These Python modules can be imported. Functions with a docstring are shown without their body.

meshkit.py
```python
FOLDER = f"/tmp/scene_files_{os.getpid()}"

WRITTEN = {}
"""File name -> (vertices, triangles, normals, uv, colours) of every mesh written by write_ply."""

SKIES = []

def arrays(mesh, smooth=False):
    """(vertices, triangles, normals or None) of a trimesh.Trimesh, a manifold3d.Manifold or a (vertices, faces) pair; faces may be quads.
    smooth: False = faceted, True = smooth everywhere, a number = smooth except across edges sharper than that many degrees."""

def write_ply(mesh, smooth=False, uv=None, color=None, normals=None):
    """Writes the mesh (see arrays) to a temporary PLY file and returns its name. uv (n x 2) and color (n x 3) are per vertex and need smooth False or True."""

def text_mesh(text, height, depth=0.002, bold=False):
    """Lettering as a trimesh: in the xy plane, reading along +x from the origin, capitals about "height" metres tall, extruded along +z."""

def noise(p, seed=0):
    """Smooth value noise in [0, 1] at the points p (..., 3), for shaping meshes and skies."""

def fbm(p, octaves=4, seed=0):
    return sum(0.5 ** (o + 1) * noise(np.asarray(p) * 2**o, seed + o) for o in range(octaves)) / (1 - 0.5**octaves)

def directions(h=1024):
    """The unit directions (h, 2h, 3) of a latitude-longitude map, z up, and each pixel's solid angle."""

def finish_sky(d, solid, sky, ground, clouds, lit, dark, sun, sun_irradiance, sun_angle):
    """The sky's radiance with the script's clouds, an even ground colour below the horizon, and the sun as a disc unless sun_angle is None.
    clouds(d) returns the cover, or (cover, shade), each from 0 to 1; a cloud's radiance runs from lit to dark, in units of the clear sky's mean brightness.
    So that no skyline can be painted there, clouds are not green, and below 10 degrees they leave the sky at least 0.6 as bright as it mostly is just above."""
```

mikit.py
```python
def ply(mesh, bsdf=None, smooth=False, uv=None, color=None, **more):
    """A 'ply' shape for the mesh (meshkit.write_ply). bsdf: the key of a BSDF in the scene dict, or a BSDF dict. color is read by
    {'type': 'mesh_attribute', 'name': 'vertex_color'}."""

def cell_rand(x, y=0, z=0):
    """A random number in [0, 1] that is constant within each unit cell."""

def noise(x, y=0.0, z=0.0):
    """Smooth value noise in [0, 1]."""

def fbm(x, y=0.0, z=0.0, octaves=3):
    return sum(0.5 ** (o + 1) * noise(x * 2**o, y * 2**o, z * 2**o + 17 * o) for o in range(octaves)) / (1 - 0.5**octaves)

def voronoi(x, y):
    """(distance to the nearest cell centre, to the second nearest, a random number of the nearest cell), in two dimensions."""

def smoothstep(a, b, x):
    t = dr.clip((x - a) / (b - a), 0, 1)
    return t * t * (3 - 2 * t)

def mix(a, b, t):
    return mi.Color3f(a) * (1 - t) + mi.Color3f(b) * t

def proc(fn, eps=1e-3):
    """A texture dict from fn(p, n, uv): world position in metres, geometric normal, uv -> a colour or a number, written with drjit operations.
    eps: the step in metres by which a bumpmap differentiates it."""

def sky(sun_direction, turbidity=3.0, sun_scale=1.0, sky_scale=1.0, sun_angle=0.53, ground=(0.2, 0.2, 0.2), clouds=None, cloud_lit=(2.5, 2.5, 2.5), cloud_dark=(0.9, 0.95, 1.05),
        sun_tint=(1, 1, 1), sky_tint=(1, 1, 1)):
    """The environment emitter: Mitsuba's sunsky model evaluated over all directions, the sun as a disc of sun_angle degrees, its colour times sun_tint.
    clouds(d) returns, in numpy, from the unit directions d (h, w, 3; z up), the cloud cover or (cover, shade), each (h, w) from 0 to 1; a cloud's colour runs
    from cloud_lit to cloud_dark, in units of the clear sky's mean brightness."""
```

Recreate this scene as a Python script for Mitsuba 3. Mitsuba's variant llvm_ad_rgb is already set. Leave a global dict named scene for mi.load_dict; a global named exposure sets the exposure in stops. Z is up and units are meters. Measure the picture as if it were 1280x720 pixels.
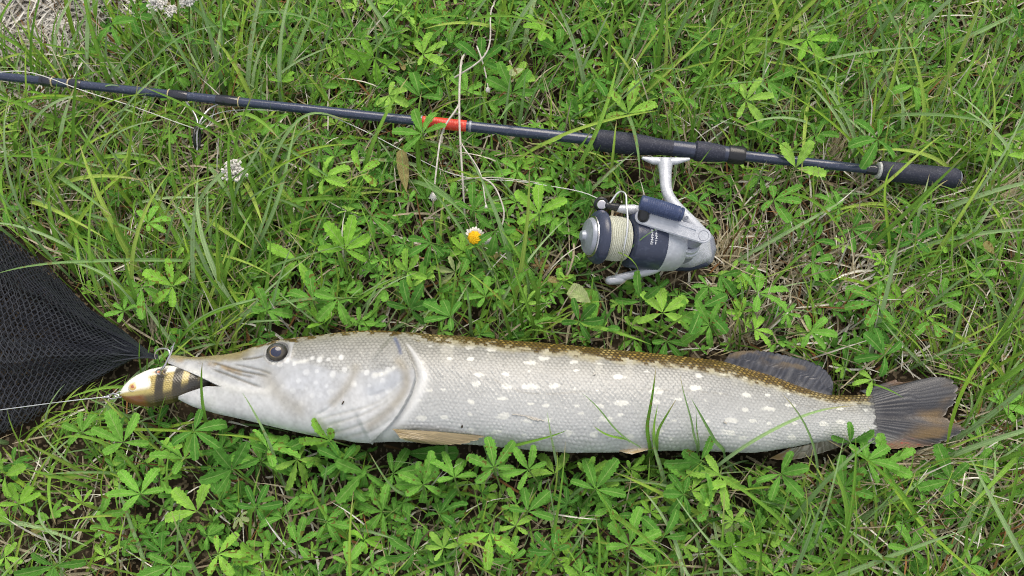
import math
import numpy as np
import trimesh
import manifold3d as m3
import mitsuba as mi
import drjit as dr
import mikit
import meshkit
from scipy.interpolate import CubicSpline
from scipy.spatial import cKDTree

T = mi.ScalarTransform4f
scene, labels = {}, {}
exposure = 2.3

# ------------------------------------------------------------------ camera
TILT, DIST, HFOV = math.radians(18.0), 0.80, 62.4
EYE = np.array([0.0, -DIST * math.sin(TILT), DIST * math.cos(TILT)])
LOOK = np.array([0.0, 0.0, 0.0])
scene['camera'] = {'type': 'perspective', 'fov': HFOV, 'fov_axis': 'x', 'near_clip': 0.01, 'far_clip': 500.0,
                   'to_world': T().look_at(origin=EYE.tolist(), target=LOOK.tolist(), up=[0, 1, 0])}
# ------------------------------------------------------------------ light: overcast daylight, brightest part of the cloud beyond the rod
scene['sky'] = mikit.sky([0.15, 0.55, 0.85], turbidity=3, sun_scale=0.58, sun_angle=46, sun_tint=(0.88, 0.95, 1.05), clouds=lambda d: 1.0,
                         cloud_lit=(1.55, 1.61, 1.70))

_fw = (LOOK - EYE) / np.linalg.norm(LOOK - EYE)
_rt = np.cross(_fw, [0, 1, 0]); _rt /= np.linalg.norm(_rt)
_up = np.cross(_rt, _fw)
_tx = math.tan(math.radians(HFOV) / 2)


def P(px, py, z=0.0):
    """World point at height z that was measured at pixel (px, py) of the 1280 x 720 photograph."""
    px, py, z = np.broadcast_arrays(np.asarray(px, float), np.asarray(py, float), np.asarray(z, float))
    d = _fw + ((px - 640) / 640 * _tx)[..., None] * _rt + ((360 - py) / 640 * _tx)[..., None] * _up
    return EYE + d * ((z - EYE[2]) / d[..., 2])[..., None]


def pts(*rows):
    """(px, py, z) rows -> world points."""
    a = np.asarray(rows, float)
    return P(a[:, 0], a[:, 1], a[:, 2])


rng = np.random.default_rng(7)
DIR = []


# ------------------------------------------------------------------ helpers
def numbered(name, parent=None):
    key = (parent + '__' if parent else '') + name
    if key not in labels and key not in scene and key not in TAKEN:
        TAKEN.add(key)
        return key
    i = 1
    while f'{key}_{i:03d}' in TAKEN:
        i += 1
    TAKEN.add(f'{key}_{i:03d}')
    return f'{key}_{i:03d}'


TAKEN = set()


def thing(name, label, cat, group=None, kind=None):
    k = numbered(name)
    labels[k] = {'label': label, 'category': cat}
    if group:
        labels[k]['group'] = group
    if kind:
        labels[k]['kind'] = kind
        if kind == 'structure':
            labels[k].pop('category')
    return k


def put(key, mesh, bsdf, smooth=35, **kw):
    scene[key] = mikit.ply(mesh, bsdf, smooth=smooth, **kw)
    return key


def part(parent, name, mesh, bsdf, smooth=35, label=None, **kw):
    k = numbered(name, parent)
    put(k, mesh, bsdf, smooth, **kw)
    if label:
        labels[k] = {'label': label}
    return k


def cat(ms):
    return trimesh.util.concatenate([m for m in ms if m is not None])


def extrude(shape, depth):
    return cat([trimesh.creation.extrude_polygon(g_, depth, engine='earcut') for g_ in getattr(shape, 'geoms', [shape])])


def spline(p, n=40):
    p = np.asarray(p, float)
    if len(p) == 2:
        return p[0] + np.linspace(0, 1, n)[:, None] * (p[1] - p[0])
    s = np.r_[0, np.cumsum(np.linalg.norm(np.diff(p, axis=0), axis=1))]
    return CubicSpline(s, p)(np.linspace(0, s[-1], n))


def frames(c):
    t = np.gradient(c, axis=0)
    t /= np.linalg.norm(t, axis=1, keepdims=True) + 1e-12
    a = np.array([0, 0, 1.0]) if abs(t[0][2]) < 0.9 else np.array([1.0, 0, 0])
    u = np.zeros_like(c)
    v = a
    for i in range(len(c)):
        v = v - t[i] * (v @ t[i])
        v = v / (np.linalg.norm(v) + 1e-12)
        u[i] = v
    return t, u, np.cross(t, u)


def tube(c, r, n=10, flat=1.0):
    """Closed tube along the points c; r a number or one radius per point; flat squeezes it along its first normal."""
    c = np.asarray(c, float)
    r = np.broadcast_to(np.asarray(r, float), (len(c),)) if np.ndim(r) == 0 or len(np.atleast_1d(r)) == len(c) else np.interp(np.linspace(0, 1, len(c)), np.linspace(0, 1, len(r)), r)
    t, u, w = frames(c)
    a = np.arange(n) / n * 2 * np.pi
    v = c[:, None] + r[:, None, None] * (np.cos(a)[None, :, None] * u[:, None] * flat + np.sin(a)[None, :, None] * w[:, None])
    v = np.vstack([v.reshape(-1, 3), c[:1], c[-1:]])
    i, j = np.meshgrid(np.arange(len(c) - 1), np.arange(n), indexing='ij')
    k = (j + 1) % n
    f = np.stack([i * n + j, i * n + k, (i + 1) * n + k, (i + 1) * n + j], -1).reshape(-1, 4)
    f = np.vstack([f[:, [0, 1, 2]], f[:, [0, 2, 3]]])
    j, k = np.arange(n), (np.arange(n) + 1) % n
    L = len(c) * n
    f = np.vstack([f, np.stack([k, j, j * 0 + L], 1), np.stack([L - n + j, L - n + k, j * 0 + L + 1], 1)])
    return trimesh.Trimesh(v, f, process=False)


def axes(d, hint=(0, 0, 1)):
    d = np.asarray(d, float) / np.linalg.norm(d)
    u = np.asarray(hint, float) - d * np.dot(hint, d)
    u /= np.linalg.norm(u)
    return d, u, np.cross(d, u)


def lathe(o, d, prof, n=48, hint=(0, 0, 1), sx=1.0):
    """Surface of revolution: prof rows (distance along d from o, radius)."""
    d, u, w = axes(d, hint)
    prof = np.asarray(prof, float)
    a = np.arange(n) / n * 2 * np.pi
    ring = np.cos(a)[:, None] * u + sx * np.sin(a)[:, None] * w
    v = np.asarray(o) + prof[:, 0][:, None, None] * d + prof[:, 1][:, None, None] * ring[None]
    v = np.vstack([v.reshape(-1, 3), o + prof[0, 0] * d, o + prof[-1, 0] * d])
    m = len(prof)
    i, j = np.meshgrid(np.arange(m - 1), np.arange(n), indexing='ij')
    k = (j + 1) % n
    f = np.stack([i * n + j, i * n + k, (i + 1) * n + k, (i + 1) * n + j], -1).reshape(-1, 4)
    f = np.vstack([f[:, [0, 1, 2]], f[:, [0, 2, 3]]])
    j, k = np.arange(n), (np.arange(n) + 1) % n
    L = m * n
    f = np.vstack([f, np.stack([k, j, j * 0 + L], 1), np.stack([L - n + j, L - n + k, j * 0 + L + 1], 1)])
    return trimesh.Trimesh(v, f, process=False)


_ico = trimesh.creation.icosphere(subdivisions=2)


def hull(*sph):
    """Rounded solid round spheres (centre, radius)."""
    p = np.vstack([np.asarray(c) + _ico.vertices * r for c, r in sph])
    return trimesh.convex.convex_hull(p)


def ellipsoid(c, r, sub=3):
    m = trimesh.creation.icosphere(subdivisions=sub)
    m.apply_scale(r)
    m.apply_translation(c)
    return m


def grid_faces(n, m, off=0):
    i, j = np.meshgrid(np.arange(n - 1), np.arange(m - 1), indexing='ij')
    f = np.stack([i * m + j, i * m + j + 1, (i + 1) * m + j + 1, (i + 1) * m + j], -1).reshape(-1, 4) + off
    return np.vstack([f[:, [0, 1, 2]], f[:, [0, 2, 3]]])


def sstep(a, b, x):
    t = np.clip((x - a) / (b - a), 0, 1)
    return t * t * (3 - 2 * t)


def lerp(a, b, t):
    t = np.asarray(t)[..., None] if np.ndim(t) else t
    return np.asarray(a) * (1 - t) + np.asarray(b) * t


def nz(x, y, s, seed=0, oct=3):
    return meshkit.fbm(np.stack([np.asarray(x) * s, np.asarray(y) * s, np.zeros_like(x) + 0.37 * seed], -1), oct, seed)


def polydist(p, line):
    """Distance of points p (n, 2) to a polyline, the nearest spot's share along it, and the signed side (positive: to the line's left)."""
    s = np.r_[0, np.cumsum(np.linalg.norm(np.diff(line, axis=0), axis=1))]
    m = 160
    t = np.linspace(0, 1, m)
    q = np.stack([np.interp(t * s[-1], s, line[:, k]) for k in (0, 1)], 1)
    g = np.gradient(q, axis=0)
    g /= np.linalg.norm(g, axis=1, keepdims=True) + 1e-12
    _, i = cKDTree(q).query(p)
    d = p - q[i]
    al = (d * g[i]).sum(1)
    inner = (i > 0) & (i < m - 1)
    pe = g[i, 0] * d[:, 1] - g[i, 1] * d[:, 0]
    dist = np.where(inner, np.abs(pe), np.linalg.norm(d, axis=1))
    return dist, t[i], np.sign(pe)


# ------------------------------------------------------------------ materials
def rgb(*c):
    return {'type': 'rgb', 'value': list(map(float, c))}


def plastic(c, rough=0.35, spec=0.5, **kw):
    return {'type': 'twosided', 'b': {'type': 'principled', 'base_color': c if isinstance(c, dict) else rgb(*c), 'roughness': rough, 'specular': spec, **kw}}


VC = {'type': 'mesh_attribute', 'name': 'vertex_color'}


def _tint(uv):
    k = dr.floor(uv.x)
    return k, uv.x - k


def blade_color(p, n, uv):
    # uv.x: tint class + place across the blade; uv.y: place along it
    k, a = _tint(uv)
    cls = dr.floor(k / 64)
    r1, r2, r3 = mikit.cell_rand(k, 1), mikit.cell_rand(k, 2), mikit.cell_rand(k, 3)
    fresh = mikit.mix((0.115, 0.255, 0.034), (0.235, 0.43, 0.075), r1)
    glau = mikit.mix((0.165, 0.30, 0.10), (0.36, 0.50, 0.25), r1)
    yel = mikit.mix((0.225, 0.39, 0.045), (0.36, 0.49, 0.11), r1)
    straw = mikit.mix((0.42, 0.345, 0.20), (0.66, 0.61, 0.50), r1)
    c = dr.select(cls < 0.5, fresh, dr.select(cls < 1.5, glau, dr.select(cls < 2.5, yel, straw)))
    vein = mikit.noise(a * 11, uv.y * 3, k)
    c = c * (0.80 + 0.40 * vein)
    mid = 1 - mikit.smoothstep(0.02, 0.09, dr.abs(a - 0.5))
    c = mikit.mix(c, c * 1.25 + 0.015, mid * 0.6)
    dry = mikit.smoothstep(0.80 + 0.2 * r2, 1.02, uv.y + 0.06 * mikit.noise(a * 5, uv.y * 20, k)) * dr.select(r3 > 0.45, 1.0, 0.0)
    c = mikit.mix(c, (0.42, 0.35, 0.20), dry)
    fleck = mikit.smoothstep(0.70, 0.80, mikit.noise(p.x * 420, p.y * 420, p.z * 420 + k)) * dr.select(r2 > 0.6, 0.6, 0.0)
    return mikit.mix(c, (0.22, 0.16, 0.06), fleck)


def leaf_color(p, n, uv):
    k, a = _tint(uv)
    cls = dr.floor(k / 64)
    r1, r2, r3 = mikit.cell_rand(k, 4), mikit.cell_rand(k, 5), mikit.cell_rand(k, 6)
    c = mikit.mix((0.068, 0.200, 0.034), (0.170, 0.39, 0.060), r1)
    c = dr.select(cls < 0.5, c, dr.select(cls < 1.5, mikit.mix((0.180, 0.40, 0.045), (0.27, 0.48, 0.085), r1), dr.select(cls < 2.5, mikit.mix((0.33, 0.40, 0.18), (0.42, 0.46, 0.26), r1), mikit.mix((0.33, 0.29, 0.12), (0.17, 0.105, 0.055), r1))))
    d = dr.abs(a - 0.5)
    # side veins running forward from the midrib
    ph = uv.y * 8.0 - d * 6.0 + r2
    vein = 1 - mikit.smoothstep(0.04, 0.16, dr.abs(ph - dr.floor(ph) - 0.5))
    mid = 1 - mikit.smoothstep(0.012, 0.05, d)
    c = c * (0.78 + 0.44 * mikit.noise(p.x * 260, p.y * 260, p.z * 260))
    c = mikit.mix(c, c * 1.45 + 0.015, 0.7 * vein)
    c = mikit.mix(c, (0.30, 0.43, 0.15), mid * 0.8)
    edge = mikit.smoothstep(0.43, 0.5, d) * dr.select(r3 > 0.80, 1.0, 0.0) * mikit.smoothstep(0.45, 0.65, mikit.noise(p.x * 150, p.y * 150, k))
    c = mikit.mix(c, (0.24, 0.12, 0.05), edge * 0.8)
    spot = mikit.smoothstep(0.80, 0.86, mikit.noise(p.x * 430 + 9, p.y * 430, k)) * dr.select(r2 > 0.72, 1.0, 0.0)
    return mikit.mix(c, (0.16, 0.10, 0.035), spot * 0.8)


def straw_color(p, n, uv):
    k, a = _tint(uv)
    r1, r2, r3 = mikit.cell_rand(k, 7), mikit.cell_rand(k, 8), mikit.cell_rand(k, 9)
    c = mikit.mix((0.17, 0.135, 0.085), (0.44, 0.39, 0.285), r1)
    c = dr.select(r2 > 0.80, mikit.mix((0.58, 0.54, 0.46), (0.72, 0.69, 0.63), r1), c)
    c = dr.select(r2 < 0.16, mikit.mix((0.085, 0.052, 0.028), (0.26, 0.13, 0.055), r1), c)
    return c * (0.75 + 0.5 * mikit.noise(a * 9, uv.y * 26, k))


def soil_color(p, n, uv):
    f = mikit.fbm(p.x * 60, p.y * 60, 0, 4)
    g = mikit.noise(p.x * 420, p.y * 420)
    c = mikit.mix((0.022, 0.017, 0.012), (0.055, 0.042, 0.029), mikit.smoothstep(0.3, 0.7, f))
    c = mikit.mix(c, (0.16, 0.125, 0.085), mikit.smoothstep(0.66, 0.8, g))
    far = mikit.smoothstep(1.2, 2.2, dr.sqrt(p.x * p.x + p.y * p.y))
    m = mikit.fbm(p.x * 9, p.y * 9, 3, 4)
    green = mikit.mix((0.07, 0.11, 0.02), (0.13, 0.19, 0.035), m)
    return mikit.mix(c, green, far)          # beyond the built turf the sheet carries grass colour


scene['blade_mat'] = {'type': 'principledthin', 'base_color': mikit.proc(blade_color), 'roughness': 0.36, 'diff_trans': 0.6, 'eta': 1.5}
scene['leaf_mat'] = {'type': 'principledthin', 'base_color': mikit.proc(leaf_color), 'roughness': 0.38, 'diff_trans': 0.5, 'eta': 1.5}
scene['straw_mat'] = {'type': 'twosided', 'b': {'type': 'diffuse', 'reflectance': mikit.proc(straw_color)}}
scene['soil_mat'] = {'type': 'twosided', 'b': {'type': 'diffuse', 'reflectance': mikit.proc(soil_color)}}
scene['fish_skin'] = plastic(VC, 0.38, 0.5, clearcoat=0.45, clearcoat_gloss=0.9)
scene['fin_skin'] = plastic(VC, 0.34, 0.5, clearcoat=0.3, clearcoat_gloss=0.8)
scene['eye_mat'] = plastic(VC, 0.08, 0.6, clearcoat=1.0, clearcoat_gloss=0.97)
scene['lure_mat'] = plastic(VC, 0.22, 0.5, clearcoat=0.8, clearcoat_gloss=0.92)
scene['painted_mat'] = plastic(VC, 0.6, 0.3)
scene['steel'] = {'type': 'twosided', 'b': {'type': 'roughconductor', 'material': 'Cr', 'alpha': 0.18}}
scene['wire_steel'] = {'type': 'twosided', 'b': {'type': 'roughconductor', 'material': 'Al', 'alpha': 0.22}}
scene['net_cord'] = plastic((0.016, 0.018, 0.027), 0.30, 0.8)


def wear(base, hi, s, lo=0.55, up=0.72):
    def fn(p, n, uv):
        f = mikit.fbm(p.x * s, p.y * s, p.z * s, 3)
        return mikit.mix(base, hi, mikit.smoothstep(lo, up, f))
    return mikit.proc(fn)


scene['silver_paint'] = plastic(wear((0.47, 0.49, 0.55), (0.53, 0.55, 0.61), 260), 0.38, 0.5, metallic=0.25, clearcoat=0.4)
scene['silver_blue'] = plastic(wear((0.30, 0.325, 0.39), (0.36, 0.385, 0.45), 260), 0.34, 0.5, metallic=0.3, clearcoat=0.5)
scene['silver_dark'] = plastic((0.25, 0.265, 0.32), 0.4, 0.5, metallic=0.3)
scene['blue_black'] = plastic(wear((0.030, 0.038, 0.075), (0.045, 0.055, 0.10), 300), 0.33, 0.5, clearcoat=0.4)
scene['grip_rubber'] = plastic(wear((0.035, 0.052, 0.125), (0.05, 0.07, 0.15), 500), 0.45, 0.45)
scene['black_plastic'] = plastic((0.016, 0.017, 0.022), 0.3, 0.5)
scene['foam'] = plastic(wear((0.022, 0.025, 0.045), (0.055, 0.06, 0.085), 900, 0.5, 0.75), 0.62, 0.4)
scene['rod_blank'] = plastic(wear((0.026, 0.036, 0.078), (0.09, 0.11, 0.16), 700, 0.60, 0.8), 0.20, 0.5, clearcoat=0.7, clearcoat_gloss=0.9)
scene['rod_wrap'] = plastic((0.012, 0.013, 0.026), 0.15, 0.5, clearcoat=1.0, clearcoat_gloss=0.95)
scene['gold_thread'] = plastic((0.50, 0.42, 0.24), 0.4, 0.5)
scene['red_thread'] = plastic(wear((0.62, 0.045, 0.025), (0.72, 0.12, 0.07), 500), 0.35, 0.5, clearcoat=0.3)
scene['white_ring'] = plastic((0.55, 0.55, 0.56), 0.3, 0.5)
scene['braid'] = plastic((0.56, 0.57, 0.49), 0.5, 0.4)
scene['line_nylon'] = plastic((0.62, 0.62, 0.60), 0.3, 0.5)
scene['print_white'] = plastic((0.60, 0.62, 0.68), 0.5, 0.3)
scene['dry_stem'] = plastic(wear((0.46, 0.43, 0.39), (0.62, 0.59, 0.55), 300), 0.7, 0.3)
scene['seed_fluff'] = plastic(wear((0.60, 0.58, 0.55), (0.78, 0.77, 0.75), 800), 0.8, 0.2)
scene['flower_yellow'] = plastic(wear((0.72, 0.42, 0.01), (0.80, 0.52, 0.02), 900), 0.7, 0.2)
scene['petal_white'] = plastic((0.62, 0.60, 0.55), 0.7, 0.3)
scene['flower_stem'] = plastic(wear((0.12, 0.20, 0.05), (0.18, 0.24, 0.08), 200), 0.6, 0.3)

# ------------------------------------------------------------------ ground: one sheet to the horizon
inner_x, inner_y = np.arange(-0.9, 0.9001, 0.009), np.arange(-0.65, 0.8001, 0.009)
ring = 0.007 * np.cumsum(1.22 ** np.arange(1, 42))
ring = ring[ring < 150]
gx = np.r_[-0.9 - ring[::-1], inner_x, 0.9 + ring]
gy = np.r_[-0.65 - ring[::-1], inner_y, 0.8 + ring]


def ground_z(x, y):
    near = 1 - sstep(0.9, 2.5, np.hypot(x, y))
    return -0.004 + near * (0.012 * (nz(x, y, 14, 1, 2) - 0.5) + 0.008 * (nz(x, y, 70, 2, 2) - 0.5)) + (1 - near) * 0.02 * (nz(x, y, 1.2, 3, 2) - 0.5)


GX, GY = np.meshgrid(gx, gy, indexing='ij')
gv = np.stack([GX, GY, ground_z(GX, GY)], -1).reshape(-1, 3)
g = thing('ground', 'dark crumbly soil showing in the gaps of the turf', 'soil', kind='structure')
put(g, (gv, grid_faces(len(gx), len(gy))[:, ::-1]), 'soil_mat', smooth=True)

# ------------------------------------------------------------------ pike
ZC = 0.046                                  # height of its midplane
top_px = [(208, 449), (216, 444), (240, 446.5), (270, 444), (300, 440), (320, 433), (340, 428), (365, 423.5), (400, 420), (430, 416.5), (470, 415.5), (500, 417), (540, 420), (600, 424.5), (660, 428.5), (720, 434), (760, 438), (800, 442), (850, 447), (900, 452), (930, 459), (960, 466.5), (1000, 479), (1040, 489), (1070, 490.5), (1090, 488), (1108, 484)]
bot_px = [(208, 494), (218, 497.5), (240, 508), (270, 517), (300, 524), (340, 533), (380, 542), (420, 549), (460, 553), (500, 552), (540, 553), (570, 554), (600, 556), (640, 560), (680, 563), (720, 565), (760, 565), (800, 563), (860, 563), (900, 564), (940, 565), (965, 562), (1000, 556), (1030, 550), (1050, 548), (1080, 549.5), (1108, 552)]
Tp = P(*np.array(top_px, float).T, ZC)[:, :2]
Bp = P(*np.array(bot_px, float).T, ZC)[:, :2]
FX0, FX1 = max(Tp[0, 0], Bp[0, 0]) + 1e-4, min(Tp[-1, 0], Bp[-1, 0])
# half thickness of the body (metres) over its length
TH = np.array([(208, .0065), (230, .0085), (270, .012), (310, .017), (345, .0215), (400, .027), (450, .031), (500, .034), (600, .0365), (720, .036), (800, .034), (880, .029), (950, .022), (1000, .0165), (1040, .0125), (1075, .0088), (1095, .0050), (1108, .0022)])
from scipy.interpolate import PchipInterpolator
f_top, f_bot = PchipInterpolator(Tp[:, 0], Tp[:, 1], extrapolate=True), PchipInterpolator(Bp[:, 0], Bp[:, 1], extrapolate=True)
f_th = PchipInterpolator(P(TH[:, 0], 485.0, ZC)[:, 0], TH[:, 1], extrapolate=True)


def f_zc(x):                                # the tail droops towards the turf
    return ZC - 0.018 * sstep(0.12, 0.34, x)


def S(px, py):
    """Photograph measurement on the fish's near flank -> fish plane coordinates."""
    x0 = P(px, py, ZC)[..., 0]
    z = f_zc(x0) + 0.8 * f_th(x0)
    return P(px, py, z)[..., :2]


def SL(*rows):
    a = np.asarray(rows, float)
    return spline(S(a[:, 0], a[:, 1]), 40)


gill_edge = SL((487, 417), (497, 424), (507, 436), (513, 450), (520, 468), (517, 488), (508, 505), (493, 524), (470, 541), (455, 549))
gill_white = SL((503, 424), (516, 440), (525, 458), (529, 474), (526, 490), (516, 508), (500, 526), (480, 540))
preop = SL((443, 462), (438, 478), (431, 492), (422, 503), (408, 514), (392, 519))
oper_low = SL((460, 497), (478, 493), (496, 485), (507, 476))
branch = [SL((395, 536), (420, 528), (450, 520), (480, 506), (503, 488)), SL((400, 541), (430, 536), (462, 526), (490, 510)), SL((410, 546), (440, 542), (468, 534), (492, 519)),
          SL((390, 528), (420, 519), (455, 511), (485, 498), (505, 478))]
creases = [(SL((258, 452), (275, 456), (295, 463), (318, 468), (340, 474)), 1.0), (SL((278, 459), (298, 468), (322, 473)), 0.8), (SL((300, 449), (318, 448), (333, 445)), 1.0),
           (SL((262, 461), (285, 469), (310, 479), (332, 487)), 0.9), (SL((290, 455), (312, 460), (333, 466), (345, 471)), 0.7)]
maxil = SL((222, 458), (250, 469), (280, 483), (300, 489), (322, 492), (337, 490))
lat_line = SL((560, 462), (620, 478), (645, 490), (720, 492), (840, 490), (900, 494), (960, 502), (1020, 510), (1070, 514))
EYEP = S(347, 440.5)


def fish_parts(x, y):
    yt, yb = f_top(x), f_bot(x)
    return (yt + yb) / 2, (yt - yb) / 2


SC = 0.0037


def scale_cells(x, y):
    """Rows of overlapping scales: (0 at a scale's middle .. 1 at its rear rim, a random number of the scale)."""
    yc, h = fish_parts(np.clip(x, FX0, FX1), None)
    k = 0.62 + 0.38 * h / 0.055
    wx = 1.1 * SC * (nz(x, y, 60, 61, 2) - 0.5); wy = 1.0 * SC * (nz(x, y, 70, 62, 2) - 0.5)
    r = (y - yc + wy) / (SC * 0.74 * k)
    row = np.floor(r)
    q = (x + wx) / (SC * 1.02) + 0.5 * (row % 2)
    colm = np.floor(q)
    fx, fy = q - colm - 0.5, r - row - 0.5
    d = np.sqrt((fx * 1.05) ** 2 + (fy * 1.0) ** 2)
    h = np.sin(row * 12.9898 + colm * 78.233) * 43758.5453
    return d, fx, h - np.floor(h)


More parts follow.
